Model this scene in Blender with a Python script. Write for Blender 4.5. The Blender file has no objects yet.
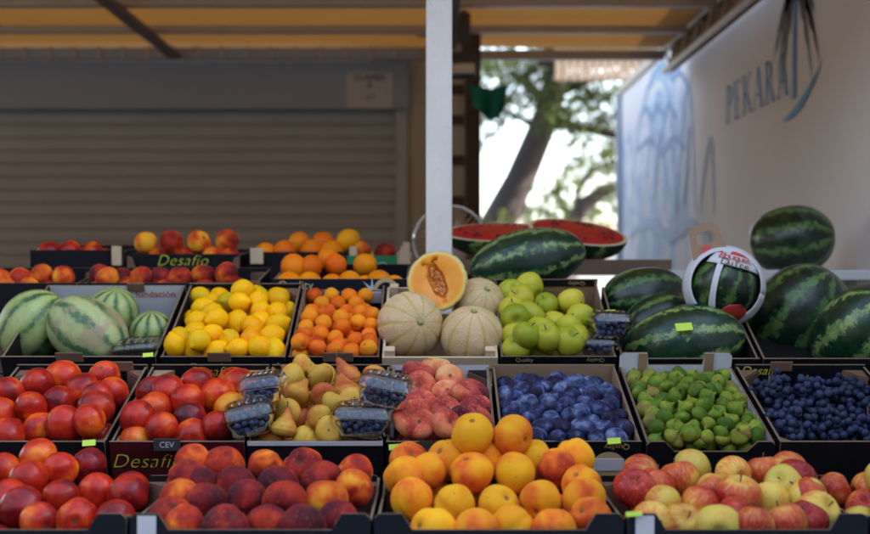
import bpy, bmesh, math, random
import numpy as np
from mathutils import Vector, Matrix, Euler, Quaternion, noise as mnoise

R = math.radians
random.seed(7)
SC = bpy.context.scene
COL = SC.collection

# ------------------------------------------------------------------ camera
CZ, FPX = 1.25, 1200.0
cam_d = bpy.data.cameras.new('camera')
cam_d.sensor_width = 36.0
cam_d.lens = 36.0 * FPX / 870.0
cam_d.clip_start = 0.05
cam_d.clip_end = 2000
cam_d.dof.use_dof = True
cam_d.dof.focus_distance = 2.55
cam_d.dof.aperture_fstop = 2.5
cam_d.dof.aperture_blades = 0
cam = bpy.data.objects.new('camera', cam_d)
cam.location = (0, 0, CZ)
cam.rotation_euler = (R(90), 0, 0)
COL.objects.link(cam)
SC.camera = cam

# ------------------------------------------------------------------ light
SUN_EL, SUN_AZ = R(28), R(95)           # azimuth from +Y towards +X: sun behind the mural wall, to the right
w = bpy.data.worlds.new('World')
SC.world = w
w.use_nodes = True
nt = w.node_tree
sky = nt.nodes.new('ShaderNodeTexSky')
sky.sky_type = 'NISHITA'
sky.sun_disc = False
sky.sun_elevation = SUN_EL
sky.sun_rotation = SUN_AZ
sky.air_density = 1.0
sky.dust_density = 1.2
sky.ozone_density = 1.0
hs = nt.nodes.new('ShaderNodeHueSaturation')
hs.inputs['Saturation'].default_value = 0.68
bg = nt.nodes['Background']
bg.inputs['Strength'].default_value = 0.15
nt.links.new(sky.outputs[0], hs.inputs['Color'])
nt.links.new(hs.outputs[0], bg.inputs[0])
sun_d = bpy.data.lights.new('sun', 'SUN')
sun_d.energy = 4.0
sun_d.angle = R(0.5)
sun_d.color = (1.0, 0.95, 0.88)
sun = bpy.data.objects.new('sun', sun_d)
sdir = Vector((math.sin(SUN_AZ) * math.cos(SUN_EL), math.cos(SUN_AZ) * math.cos(SUN_EL), math.sin(SUN_EL)))
sun.rotation_euler = sdir.to_track_quat('Z', 'Y').to_euler()
sun.location = sdir * 20
COL.objects.link(sun)
SC.view_settings.view_transform = 'Standard'
SC.view_settings.look = 'None'
SC.view_settings.exposure = 2.65
SC.view_settings.gamma = 1.0
SC.render.engine = 'CYCLES'
SC.cycles.use_denoising = True
SC.cycles.max_bounces = 8
SC.cycles.transparent_max_bounces = 16
SC.cycles.caustics_reflective = False
SC.cycles.caustics_refractive = False


def P(px, py, Y):
    """point on the photo's ray through (px,py) at distance Y"""
    return Vector(((px - 435) / FPX * Y, Y, CZ - (py - 267) / FPX * Y))


# ------------------------------------------------------------------ materials
MATS = {}


def new_mat(name):
    m = bpy.data.materials.new(name)
    m.use_nodes = True
    return m, m.node_tree, m.node_tree.nodes['Principled BSDF']


def nd(t, typ, ins=None, **kw):
    n = t.nodes.new(typ)
    for k, v in kw.items():
        setattr(n, k, v)
    for k, v in (ins or {}).items():
        if hasattr(v, 'is_output') or isinstance(v, bpy.types.NodeSocket):
            t.links.new(v, n.inputs[k])
        else:
            n.inputs[k].default_value = v
    return n


def math_n(t, op, a, b=None, c=None):
    n = t.nodes.new('ShaderNodeMath')
    n.operation = op
    for i, v in enumerate((a, b, c)):
        if v is None:
            continue
        if isinstance(v, bpy.types.NodeSocket):
            t.links.new(v, n.inputs[i])
        else:
            n.inputs[i].default_value = v
    return n.outputs[0]


def ramp(t, fac, stops, interp='LINEAR'):
    n = t.nodes.new('ShaderNodeValToRGB')
    n.color_ramp.interpolation = interp
    el = n.color_ramp.elements
    while len(el) > 1:
        el.remove(el[-1])
    for i, (p, c) in enumerate(stops):
        e = el[0] if i == 0 else el.new(p)
        e.position = p
        e.color = tuple(c) + (1,) if len(c) == 3 else c
    t.links.new(fac, n.inputs[0])
    return n.outputs[0]


def mixc(t, fac, a, b, mode='MIX'):
    n = t.nodes.new('ShaderNodeMix')
    n.data_type = 'RGBA'
    n.blend_type = mode
    for i, v in ((0, fac), (6, a), (7, b)):
        if isinstance(v, bpy.types.NodeSocket):
            t.links.new(v, n.inputs[i])
        else:
            n.inputs[i].default_value = v if i == 0 else (tuple(v) + (1,) if len(v) == 3 else v)
    return n.outputs[2]


def obj_coord(t, spread=20.0):
    """object coordinates shifted by the object's own random number"""
    tc = nd(t, 'ShaderNodeTexCoord')
    oi = nd(t, 'ShaderNodeObjectInfo')
    s = math_n(t, 'MULTIPLY', oi.outputs['Random'], spread)
    a = nd(t, 'ShaderNodeVectorMath', {0: tc.outputs['Object'], 1: s}, operation='ADD')
    sep = nd(t, 'ShaderNodeSeparateColor', {0: oi.outputs['Color']})
    return a.outputs[0], tc.outputs['Object'], sep, oi.outputs['Random']


def noise_n(t, vec, scale, detail=3.0, rough=0.5, dist=0.0):
    n = nd(t, 'ShaderNodeTexNoise', {'Vector': vec, 'Scale': scale, 'Detail': detail, 'Roughness': rough, 'Distortion': dist})
    return n.outputs[0]


def bump(t, h, strength, dist, b):
    n = nd(t, 'ShaderNodeBump', {'Height': h, 'Strength': strength, 'Distance': dist})
    t.links.new(n.outputs[0], b.inputs['Normal'])


def fruit_mat(name, stops, scale=14, contrast=1.1, rough=0.45, sheen=0.0, sheen_col=(1, .8, .7), speck=None, speck_scale=260,
              speck_lo=0.62, bump_s=0.15, bump_scale=150, coat=0.0, sss=0.0, streak=0.0, unit=.034, spec=.15, speck_mix=.22, pit=None):
    m, t, b = new_mat(name)
    v, raw, sep, rnd = obj_coord(t)
    v = nd(t, 'ShaderNodeVectorMath', {0: v, 'Scale': unit}, operation='SCALE').outputs[0]
    b.inputs['Specular IOR Level'].default_value = spec
    n1 = noise_n(t, v, scale, 2.5, 0.5, 0.4)
    fac = math_n(t, 'MULTIPLY_ADD', math_n(t, 'SUBTRACT', n1, 0.5), contrast * 2.0, sep.outputs[0])
    if streak:
        sx = nd(t, 'ShaderNodeSeparateXYZ', {0: raw})
        ang = math_n(t, 'ARCTAN2', sx.outputs[1], sx.outputs[0])
        cx = nd(t, 'ShaderNodeCombineXYZ', {0: math_n(t, 'MULTIPLY', ang, 4.0), 1: math_n(t, 'MULTIPLY', sx.outputs[2], .8), 2: math_n(t, 'MULTIPLY', rnd, 30)})
        n3 = noise_n(t, cx.outputs[0], 3.0, 3.0, 0.6)
        fac = math_n(t, 'MULTIPLY_ADD', math_n(t, 'SUBTRACT', n3, 0.5), streak, fac)
    n2 = noise_n(t, v, 90, 3, 0.6)
    fac = math_n(t, 'MULTIPLY_ADD', math_n(t, 'SUBTRACT', n2, 0.5), 0.28, fac)
    col = ramp(t, fac, stops)
    if speck:
        sn = noise_n(t, v, speck_scale, 1.0)
        k = ramp(t, sn, [(speck_lo, (0, 0, 0)), (speck_lo + .08, (1, 1, 1))])
        col = mixc(t, math_n(t, 'MULTIPLY', k, speck_mix), col, speck)
    if pit:
        pz = nd(t, 'ShaderNodeSeparateXYZ', {0: raw})
        rr2 = math_n(t, 'ADD', math_n(t, 'MULTIPLY', pz.outputs[0], pz.outputs[0]), math_n(t, 'MULTIPLY', pz.outputs[1], pz.outputs[1]))
        pk_ = nd(t, 'ShaderNodeMapRange', {0: math_n(t, 'MULTIPLY_ADD', n2, .02, rr2), 1: .022, 2: .034, 3: 1.0, 4: 0.0}).outputs[0]
        pk_ = math_n(t, 'MULTIPLY', pk_, math_n(t, 'GREATER_THAN', pz.outputs[2], 0.0))
        col = mixc(t, math_n(t, 'MULTIPLY', pk_, .85), col, pit)
        vs = nd(t, 'ShaderNodeTexVoronoi', {'Vector': v, 'Scale': 42.0, 'Randomness': 1.0})
        bk_ = nd(t, 'ShaderNodeMapRange', {0: vs.outputs['Distance'], 1: .05, 2: .11, 3: .55, 4: 0.0}).outputs[0]
        col = mixc(t, bk_, col, pit)
    hv = nd(t, 'ShaderNodeHueSaturation', {'Color': col, 'Value': math_n(t, 'MULTIPLY_ADD', rnd, 0.3, 0.85)})
    t.links.new(hv.outputs[0], b.inputs['Base Color'])
    rg = math_n(t, 'MULTIPLY_ADD', n2, 0.25, rough - 0.12)
    t.links.new(rg, b.inputs['Roughness'])
    b.inputs['Sheen Weight'].default_value = sheen
    b.inputs['Sheen Tint'].default_value = tuple(sheen_col) + (1,)
    b.inputs['Sheen Roughness'].default_value = 0.45
    b.inputs['Coat Weight'].default_value = coat
    b.inputs['Coat Roughness'].default_value = 0.25
    if sss:
        b.inputs['Subsurface Weight'].default_value = sss
        b.inputs['Subsurface Radius'].default_value = (.012, .005, .002)
    if bump_s:
        bump(t, noise_n(t, v, bump_scale, 3, 0.6), bump_s, 0.002, b)
    MATS[name] = m
    return m


fruit_mat('peach_red', [(0.0, (.80, .36, .02)), (.22, (.70, .13, .010)), (.42, (.42, .030, .008)), (.70, (.17, .009, .010)), (1, (.05, .005, .012))],
          16, .9, 0.6, pit=(.07,.035,.015), sheen=0.12, sheen_col=(1, .6, .5), speck=(.62, .22, .07), speck_lo=.64)
fruit_mat('peach_yellow', [(0.0, (.87, .43, .010)), (.38, (.85, .28, .010)), (.62, (.72, .13, .012)), (.84, (.42, .040, .012)), (1, (.20, .014, .012))],
          15, 1.0, 0.58, pit=(.22,.10,.03), sheen=0.1, sheen_col=(1, .8, .5), speck=(.9, .55, .1), speck_lo=.66)
fruit_mat('peach_flat', [(0.0, (.80, .42, .17)), (.25, (.74, .24, .10)), (.5, (.55, .08, .045)), (.8, (.30, .025, .025)), (1, (.12, .010, .02))],
          15, 0.95, 0.66, pit=(.12,.05,.03), sheen=0.15, sheen_col=(1, .8, .75), speck=(.86, .5, .3), speck_lo=.6, speck_scale=200)
fruit_mat('nectarine', [(0.0, (.82, .34, .012)), (.24, (.72, .12, .010)), (.46, (.48, .022, .008)), (.75, (.22, .007, .008)), (1, (.07, .005, .010))],
          16, .8, 0.3, pit=(.10,.05,.02), coat=0.25, speck=(.8, .3, .05), speck_lo=.68)
fruit_mat('apple_red', [(0.0, (.66, .54, .09)), (.3, (.72, .42, .07)), (.48, (.64, .16, .04)), (.7, (.46, .04, .02)), (1, (.26, .012, .014))],
          11, 0.9, 0.3, coat=0.2, speck=(.85, .6, .3), speck_lo=.64, streak=.75)
fruit_mat('apple_green', [(0.0, (.25, .33, .018)), (.5, (.46, .45, .028)), (1, (.64, .54, .045))],
          9, 0.7, 0.34, coat=0.2, speck=(.62, .66, .2), speck_lo=.64)
fruit_mat('pear', [(0.0, (.48, .33, .040)), (.40, (.62, .36, .055)), (.60, (.58, .24, .040)), (.80, (.46, .11, .03)), (1, (.34, .06, .02))],
          12, 0.75, 0.45, pit=(.12,.07,.02), speck=(.30, .20, .05), speck_lo=.62, speck_scale=330)
fruit_mat('lemon', [(0.0, (.50, .38, .008)), (.35, (.88, .48, .003)), (.7, (.92, .47, .003)), (1, (.90, .32, .003))],
          9, 0.6, 0.36, bump_s=0.5, bump_scale=230)
fruit_mat('apricot', [(0.0, (.86, .33, .010)), (.5, (.84, .20, .006)), (.85, (.72, .10, .006)), (1, (.5, .05, .006))],
          11, 0.7, 0.55, pit=(.25,.10,.02), sheen=.08, sheen_col=(1, .7, .4))
fruit_mat('orange', [(0.0, (.88, .38, .006)), (.5, (.86, .22, .004)), (1, (.80, .13, .004))], 8, 0.6, 0.38, bump_s=0.6, bump_scale=260)
fruit_mat('fig', [(0.0, (.065, .13, .012)), (.4, (.125, .205, .018)), (.75, (.25, .29, .028)), (1, (.22, .15, .04))], 20, 0.85, 0.5, speck=(.5, .6, .2),
          speck_lo=.66, streak=.6)
fruit_mat('plum', [(0.0, (.018, .008, .020)), (.32, (.014, .016, .048)), (.55, (.030, .044, .115)), (.8, (.075, .105, .215)), (1, (.16, .20, .31))],
          34, 1.1, 0.5, speck=(.10, .03, .07), speck_lo=.6, speck_scale=70)
fruit_mat('blueberry', [(0.0, (.006, .008, .024)), (.5, (.015, .023, .06)), (1, (.06, .085, .15))], 70, 1.0, 0.5, bump_s=0, unit=1)
fruit_mat('grape', [(0.0, (.004, .005, .014)), (.5, (.008, .012, .034)), (1, (.03, .042, .085))], 45, 1.0, 0.38, bump_s=0, unit=1)


def plain(name, col, rough=0.6, var=0.12, scale=8.0, metal=0.0, bump_s=0.0, spec=None, fine=0.0, scuff=None):
    m, t, b = new_mat(name)
    v, raw, sep, rnd = obj_coord(t)
    n = noise_n(t, v, scale, 5, 0.6)
    k = math_n(t, 'MULTIPLY_ADD', math_n(t, 'SUBTRACT', n, .5), var * 2.5, 1.0)
    if fine:
        k = math_n(t, 'MULTIPLY_ADD', math_n(t, 'SUBTRACT', noise_n(t, v, scale * 14, 4, .65), .5), fine, k)
    hv = nd(t, 'ShaderNodeHueSaturation', {'Color': tuple(col) + (1,), 'Value': k})
    cc = hv.outputs[0]
    if scuff:
        sk = ramp(t, noise_n(t, v, 55, 6, .75), [(.63, (0, 0, 0)), (.72, (.7, .7, .7))])
        cc = mixc(t, sk, cc, scuff)
    t.links.new(cc, b.inputs['Base Color'])
    t.links.new(math_n(t, 'MULTIPLY_ADD', n, .2, rough - .1), b.inputs['Roughness'])
    b.inputs['Metallic'].default_value = metal
    b.inputs['Specular IOR Level'].default_value = .5 if spec is None else spec
    if bump_s:
        bump(t, n, bump_s, 0.003, b)
    MATS[name] = m
    return m


plain('kraft', (.32, .20, .115), .8, .12, 25, fine=.25)
plain('kraft_dark', (.16, .085, .05), .8, .12, 25, fine=.25)
plain('kraft_edge', (.17, .115, .07), .85, .2, 60)
plain('card_black', (.006, .0065, .009), .6, .2, 15, fine=.4, spec=.2, scuff=(.09, .075, .065))
plain('card_navy', (.006, .010, .018), .5, .2, 15, fine=.4, spec=.25, scuff=(.10, .09, .085))
plain('card_white', (.62, .63, .66), .6, .06, 12, fine=.1)
plain('card_maroon', (.06, .006, .010), .5, .5, 16, fine=.3, spec=.25)
plain('card_green', (.012, .22, .07), .5, .1, 12)
plain('wood_pale', (.60, .45, .28), .75, .2, 30, fine=.3)
plain('wood_dark', (.075, .045, .03), .7, .3, 12, bump_s=.3, fine=.4)
plain('wood_brown', (.17, .10, .06), .7, .25, 12, bump_s=.2)
plain('ink_yellow', (.62, .62, .05), .5, .05)
plain('ink_gold', (.55, .42, .20), .5, .05)
plain('ink_red', (.55, .05, .04), .5, .05)
plain('ink_white', (.7, .7, .7), .5, .03)
plain('ink_black', (.02, .02, .02), .5, .03)
plain('ink_blue', (.03, .22, .50), .6, .15, 10)
plain('ink_paleblue', (.45, .55, .68), .5, .2, 30)
plain('ink_mural', (.40, .52, .66), .7, .35, 6)
plain('ink_mural_dark', (.26, .38, .54), .7, .35, 6)
plain('sticker', (.55, .78, .06), .5, .05)
plain('tag_grey', (.45, .46, .48), .4, .08)
plain('post_paint', (.78, .75, .70), .45, .12, 5, fine=.15, scuff=(.45, .41, .36))
plain('metal_grey', (.46, .43, .42), .45, .12, 10, metal=.3, fine=.1)
plain('metal_dark', (.055, .05, .048), .5, .2, 10)
plain('metal_rust', (.16, .13, .12), .6, .2, 10)
plain('chrome', (.75, .75, .72), .22, .05, 5, metal=1.0)
plain('slat_paint', (.44, .45, .42), .5, .16, 2.2, fine=.12)
plain('box_paint', (.32, .38, .45), .5, .06, 4)
plain('jamb_paint', (.50, .42, .33), .6, .1, 4)
plain('paper', (.55, .54, .56), .7, .03)
plain('teal_cloth', (.0, .20, .14), .8, .15, 8)
plain('bark', (.035, .024, .021), .9, .35, 5, bump_s=.8, fine=.4)
plain('stalk', (.10, .06, .03), .8, .2, 40)
plain('stalk_green', (.30, .34, .10), .7, .2, 40)
plain('ground_paving', (.13, .12, .11), .9, .12, 1.2, fine=.2)
plain('tile_roof', (.30, .21, .14), .8, .2, 6)
plain('melon_flesh_skin', (.62, .44, .10), .6, .1, 20)
plain('far_building', (.55, .52, .48), .8, .05)
plain('shelf_white', (.66, .66, .66), .5, .04)


def foliage_mat():
    m, t, b = new_mat('pine_foliage')
    g = nd(t, 'ShaderNodeNewGeometry')
    col = ramp(t, g.outputs['Random Per Island'], [(0, (.03, .045, .012)), (.5, (.06, .085, .02)), (1, (.12, .13, .03))])
    t.links.new(col, b.inputs['Base Color'])
    b.inputs['Roughness'].default_value = .6
    tr = nd(t, 'ShaderNodeBsdfTranslucent', {'Color': col})
    mx = nd(t, 'ShaderNodeMixShader', {0: .5, 1: b.outputs[0], 2: tr.outputs[0]})
    t.links.new(mx.outputs[0], t.nodes['Material Output'].inputs[0])
    MATS['pine_foliage'] = m


foliage_mat()


def canvas_mat():
    m, t, b = new_mat('canvas')
    v, raw, sep, rnd = obj_coord(t)
    n = noise_n(t, v, 2.5, 4)
    col = ramp(t, n, [(.3, (.36, .20, .07)), (.7, (.46, .27, .10))])
    t.links.new(col, b.inputs['Base Color'])
    b.inputs['Roughness'].default_value = .8
    tr = nd(t, 'ShaderNodeBsdfTranslucent', {'Color': (.50, .23, .05, 1)})
    mx = nd(t, 'ShaderNodeMixShader', {0: .06, 1: b.outputs[0], 2: tr.outputs[0]})
    t.links.new(mx.outputs[0], t.nodes['Material Output'].inputs[0])
    MATS['canvas'] = m


canvas_mat()


def plastic_mat():
    m, t, b = new_mat('clear_plastic')
    lw = nd(t, 'ShaderNodeFresnel', {'IOR': 1.5})
    tr = nd(t, 'ShaderNodeBsdfTransparent', {'Color': (.93, .95, .96, 1)})
    gl = nd(t, 'ShaderNodeBsdfGlossy', {'Color': (1, 1, 1, 1), 'Roughness': .12})
    fac = math_n(t, 'MULTIPLY_ADD', lw.outputs[0], .8, .035)
    df = nd(t, 'ShaderNodeBsdfTranslucent', {'Color': (.9, .93, .96, 1)})
    m0 = nd(t, 'ShaderNodeMixShader', {0: .015, 1: tr.outputs[0], 2: df.outputs[0]})
    mx = nd(t, 'ShaderNodeMixShader', {0: fac, 1: m0.outputs[0], 2: gl.outputs[0]})
    t.links.new(mx.outputs[0], t.nodes['Material Output'].inputs[0])
    MATS['clear_plastic'] = m


plastic_mat()


def angle_bands(t, raw, n, warp_vec, warp, zwarp=True):
    sx = nd(t, 'ShaderNodeSeparateXYZ', {0: raw})
    ang = math_n(t, 'ARCTAN2', sx.outputs[1], sx.outputs[0])
    a = math_n(t, 'MULTIPLY', ang, float(n))
    a = math_n(t, 'ADD', a, math_n(t, 'MULTIPLY', math_n(t, 'SUBTRACT', warp_vec, .5), warp))
    return math_n(t, 'COSINE', a), sx


def watermelon_mat(name, dark, mid, light, n=5, warp=3.0, cut=(.35, .62, .8), patch=None, rough=.3, jag=.7):
    m, t, b = new_mat(name)
    v, raw, sep, rnd = obj_coord(t)
    wn = math_n(t, 'MULTIPLY_ADD', math_n(t, 'SUBTRACT', noise_n(t, v, 70, 4, .7), .5), .9, noise_n(t, v, 20, 5, .7))
    c, sx = angle_bands(t, raw, n, wn, warp)
    big = noise_n(t, v, 9, 3, .6)
    fine = noise_n(t, v, 48, 5, .72)
    f = math_n(t, 'MULTIPLY_ADD', c, .36, .5)
    f = math_n(t, 'MULTIPLY_ADD', math_n(t, 'SUBTRACT', fine, .5), jag, f)
    f = math_n(t, 'MULTIPLY_ADD', math_n(t, 'SUBTRACT', big, .5), .5, f)
    col = ramp(t, f, [(cut[0], dark), (cut[1], mid), (cut[2], light)])
    mot = ramp(t, noise_n(t, v, 32, 5, .7, .5), [(.5, (0, 0, 0)), (.64, (.5, .5, .5))])
    col = mixc(t, mot, col, mid)
    if patch:
        pn = noise_n(t, v, 16, 5, .7)
        k = ramp(t, pn, [(.50, (0, 0, 0)), (.60, (.8, .8, .8))])
        col = mixc(t, k, col, patch)
    t.links.new(col, b.inputs['Base Color'])
    t.links.new(math_n(t, 'MULTIPLY_ADD', fine, .2, rough - .1), b.inputs['Roughness'])
    bump(t, fine, .1, .002, b)
    MATS[name] = m


watermelon_mat('watermelon_striped', (.007, .030, .014), (.028, .095, .03), (.24, .34, .10), 8, 4.6, (.58, .70, .84), jag=1.3)
watermelon_mat('watermelon_dark', (.005, .018, .009), (.02, .075, .022), (.10, .19, .05), 9, 4.8, (.50, .68, .86), jag=1.2)
watermelon_mat('watermelon_pale', (.03, .09, .03), (.19, .28, .085), (.34, .41, .14), 9, 2.2, (.17, .30, .75), rough=.45, jag=.5)
watermelon_mat('watermelon_mottled', (.05, .12, .045), (.22, .31, .11), (.36, .42, .17), 8, 2.8, (.24, .40, .7), patch=(.32, .25, .14), rough=.5, jag=.5)


def melon_mat():
    m, t, b = new_mat('melon_rind')
    v, raw, sep, rnd = obj_coord(t)
    wn = noise_n(t, v, 18, 3)
    c, sx = angle_bands(t, raw, 10, wn, .9)
    groove = ramp(t, c, [(.70, (0, 0, 0)), (.97, (1, 1, 1))])
    vo = nd(t, 'ShaderNodeTexVoronoi', {'Vector': v, 'Scale': 190.0}, feature='DISTANCE_TO_EDGE')
    net = ramp(t, vo.outputs[0], [(.02, (1, 1, 1)), (.16, (0, 0, 0))])
    base = ramp(t, noise_n(t, v, 30, 4), [(.3, (.58, .39, .18)), (.7, (.72, .52, .27))])
    col = mixc(t, math_n(t, 'MULTIPLY', net, .5), base, (.78, .61, .38))
    col = mixc(t, math_n(t, 'MULTIPLY', groove, .8), col, (.50, .42, .08))
    t.links.new(col, b.inputs['Base Color'])
    b.inputs['Roughness'].default_value = .7
    bump(t, net, .5, .002, b)
    MATS['melon_rind'] = m


melon_mat()


def flesh_mat(name, c0, c1, scale, rough=.35, rings=None):
    m, t, b = new_mat(name)
    v, raw, sep, rnd = obj_coord(t)
    col = ramp(t, noise_n(t, v, scale, 4, .6), [(.3, c0), (.7, c1)])
    if rings:
        g = nd(t, 'ShaderNodeVectorMath', {0: raw}, operation='LENGTH')
        rc = ramp(t, math_n(t, 'DIVIDE', g.outputs['Value'], rings[0]), rings[1])
        k = ramp(t, math_n(t, 'DIVIDE', g.outputs['Value'], rings[0]), [(.80, (0, 0, 0)), (.93, (1, 1, 1))])
        col = mixc(t, k, col, rc)
    t.links.new(col, b.inputs['Base Color'])
    b.inputs['Roughness'].default_value = rough
    b.inputs['Coat Weight'].default_value = .3
    b.inputs['Coat Roughness'].default_value = .2
    bump(t, noise_n(t, v, scale * 5, 3), .2, .002, b)
    MATS[name] = m


flesh_mat('melon_flesh', (.84, .29, .010), (.88, .36, .015), 30, .4, (.0745, [(.86, (.9, .42, .04)), (.95, (.82, .58, .12)), (1.0, (.45, .42, .12))]))
flesh_mat('melon_cavity', (.62, .16, .012), (.84, .32, .03), 70, .35)
flesh_mat('melon_seed', (.60, .24, .05), (.80, .42, .12), 120, .3)
flesh_mat('watermelon_flesh', (.42, .006, .016), (.56, .018, .03), 45, .3)
flesh_mat('watermelon_pith', (.62, .66, .38), (.72, .74, .52), 25, .4)


def wall_mat():
    """white rendered wall with a pale blue mural painted on its far part"""
    m, t, b = new_mat('mural_wall')
    tc = nd(t, 'ShaderNodeTexCoord')
    sx = nd(t, 'ShaderNodeSeparateXYZ', {0: tc.outputs['Object']})
    y, z = sx.outputs[1], sx.outputs[2]
    base = ramp(t, noise_n(t, tc.outputs['Object'], 1.4, 5, .6), [(.3, (.72, .70, .69)), (.7, (.80, .78, .77))])
    st = nd(t, 'ShaderNodeMapping', {0: tc.outputs['Object'], 3: (1, 1.5, .8)})
    n1 = noise_n(t, st.outputs[0], 1.5, 3, .5, 1.4)
    k = ramp(t, n1, [(.49, (0, 0, 0)), (.54, (1, 1, 1))])
    n2 = noise_n(t, st.outputs[0], 3.0, 2, .5, 1.6)
    k2 = ramp(t, math_n(t, 'ABSOLUTE', math_n(t, 'SUBTRACT', n2, .5)), [(.0, (1, 1, 1)), (.05, (0, 0, 0))])
    far = nd(t, 'ShaderNodeMapRange', {0: math_n(t, 'MULTIPLY_ADD', n1, 1.2, y), 1: 6.9, 2: 7.3}).outputs[0]
    top = nd(t, 'ShaderNodeMapRange', {0: math_n(t, 'MULTIPLY_ADD', n2, .5, z), 1: 2.55, 2: 2.42}).outputs[0]
    area = math_n(t, 'MULTIPLY', far, top)
    wash = mixc(t, math_n(t, 'MULTIPLY', area, .8), base, (.74, .78, .85))
    c = mixc(t, math_n(t, 'MULTIPLY', math_n(t, 'MULTIPLY', k, area), .8), wash, (.42, .57, .74))
    c = mixc(t, math_n(t, 'MULTIPLY', math_n(t, 'MULTIPLY', k2, area), .7), c, (.20, .33, .52))
    t.links.new(c, b.inputs['Base Color'])
    b.inputs['Roughness'].default_value = .75
    bump(t, noise_n(t, tc.outputs['Object'], 60, 3), .12, .004, b)
    MATS['mural_wall'] = m


wall_mat()


# ------------------------------------------------------------------ object helpers
def tag(o, label=None, cat=None, group=None, kind=None):
    if label:
        o['label'] = label
    if cat:
        o['category'] = cat
    if group:
        o['group'] = group
    if kind:
        o['kind'] = kind
    return o


def link(name, me, parent=None, mats=(), loc=None, rot=None):
    o = bpy.data.objects.new(name, me)
    COL.objects.link(o)
    if parent:
        o.parent = parent
    if me is not None and mats:
        if not me.materials:
            for mm in mats:
                me.materials.append(MATS[mm])
    if loc is not None:
        o.location = loc
    if rot is not None:
        if isinstance(rot, Quaternion):
            o.rotation_mode = 'QUATERNION'
            o.rotation_quaternion = rot
        else:
            o.rotation_euler = rot
    return o


def empty(name, loc=(0, 0, 0), rot=(0, 0, 0)):
    return link(name, None, None, (), loc, rot)


def mesh(name, verts, faces, smooth=False, mi=None):
    me = bpy.data.meshes.new(name)
    me.from_pydata([tuple(v) for v in verts], [], faces)
    if mi:
        me.polygons.foreach_set('material_index', mi)
    if smooth:
        me.polygons.foreach_set('use_smooth', [True] * len(me.polygons))
    me.update()
    return me


class MB:
    """collects simple shapes into one mesh"""

    def __init__(self):
        self.v, self.f, self.mi = [], [], []

    def add(self, v, f, mi=0):
        o = len(self.v)
        self.v += [Vector(q) for q in v]
        self.f += [[i + o for i in q] for q in f]
        self.mi += [mi] * len(f)
        return self

    def box(self, lo, hi, mi=0, M=None):
        x0, y0, z0 = lo
        x1, y1, z1 = hi
        v = [Vector(q) for q in ((x0, y0, z0), (x1, y0, z0), (x1, y1, z0), (x0, y1, z0), (x0, y0, z1), (x1, y0, z1), (x1, y1, z1), (x0, y1, z1))]
        if M:
            v = [M @ q for q in v]
        return self.add(v, [(3, 2, 1, 0), (4, 5, 6, 7), (0, 1, 5, 4), (1, 2, 6, 5), (2, 3, 7, 6), (3, 0, 4, 7)], mi)

    def tube(self, pts, rad, n=8, mi=0, cap=True):
        pts = [Vector(p) for p in pts]
        rad = rad if isinstance(rad, (list, tuple)) else [rad] * len(pts)
        up = Vector((.123, .05, 1)).normalized()
        rings = []
        for i, p in enumerate(pts):
            d = (pts[min(i + 1, len(pts) - 1)] - pts[max(i - 1, 0)]).normalized()
            a = d.cross(up)
            if a.length < 1e-3:
                a = d.cross(Vector((1, 0, 0)))
            a.normalize()
            c = a.cross(d)
            rings.append([p + (a * math.cos(k * 2 * math.pi / n) + c * math.sin(k * 2 * math.pi / n)) * rad[i] for k in range(n)])
        v = [q for r in rings for q in r]
        f = []
        for i in range(len(pts) - 1):
            for k in range(n):
                f.append((i * n + k, i * n + (k + 1) % n, (i + 1) * n + (k + 1) % n, (i + 1) * n + k))
        if cap:
            f.append(tuple(range(n - 1, -1, -1)))
            f.append(tuple((len(pts) - 1) * n + k for k in range(n)))
        return self.add(v, f, mi)

    def build(self, name, mats, parent=None, smooth=False, loc=None, rot=None, bevel=0):
        me = mesh(name, self.v, self.f, smooth, self.mi)
        o = link(name, me, parent, [mats] if isinstance(mats, str) else mats, loc, rot)
        if bevel:
            b = o.modifiers.new('bevel', 'BEVEL')
            b.width = bevel
            b.segments = 2
            b.limit_method = 'ANGLE'
        return o


def prism(pts, org, ua, ub, th):
    """polygon pts (a,b) in the plane org+ua*a+ub*b, thickened towards -(ua x ub); outer face mat 0, inner 1, rim 2"""
    org, ua, ub = Vector(org), Vector(ua), Vector(ub)
    n = ua.cross(ub).normalized()
    k = len(pts)
    fr = [org + ua * a + ub * b for a, b in pts]
    bk = [q - n * th for q in fr]
    f = [tuple(range(k)), tuple(range(2 * k - 1, k - 1, -1))]
    mi = [0, 1]
    for i in range(k):
        j = (i + 1) % k
        f.append((i, k + i, k + j, j))
        mi.append(2)
    mb = MB()
    mb.v = fr + bk
    mb.f = [list(q) for q in f]
    mb.mi = mi
    return mb


TEXT_CACHE = {}


def text_mesh(txt, size, shear=0.0, offset=0.0, space=1.0):
    key = (txt, size, shear, offset, space)
    if key in TEXT_CACHE:
        return TEXT_CACHE[key]
    cu = bpy.data.curves.new('txt', 'FONT')
    cu.body = txt
    cu.size = size
    cu.shear = shear
    cu.offset = offset
    cu.space_character = space
    cu.align_x = 'CENTER'
    cu.align_y = 'CENTER'
    cu.resolution_u = 4
    o = bpy.data.objects.new('txt', cu)
    COL.objects.link(o)
    bpy.context.view_layer.update()
    dg = bpy.context.evaluated_depsgraph_get()
    me = bpy.data.meshes.new_from_object(o.evaluated_get(dg))
    bpy.data.objects.remove(o)
    me.name = 'lettering'
    me.materials.clear()
    TEXT_CACHE[key] = me
    return me


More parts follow.
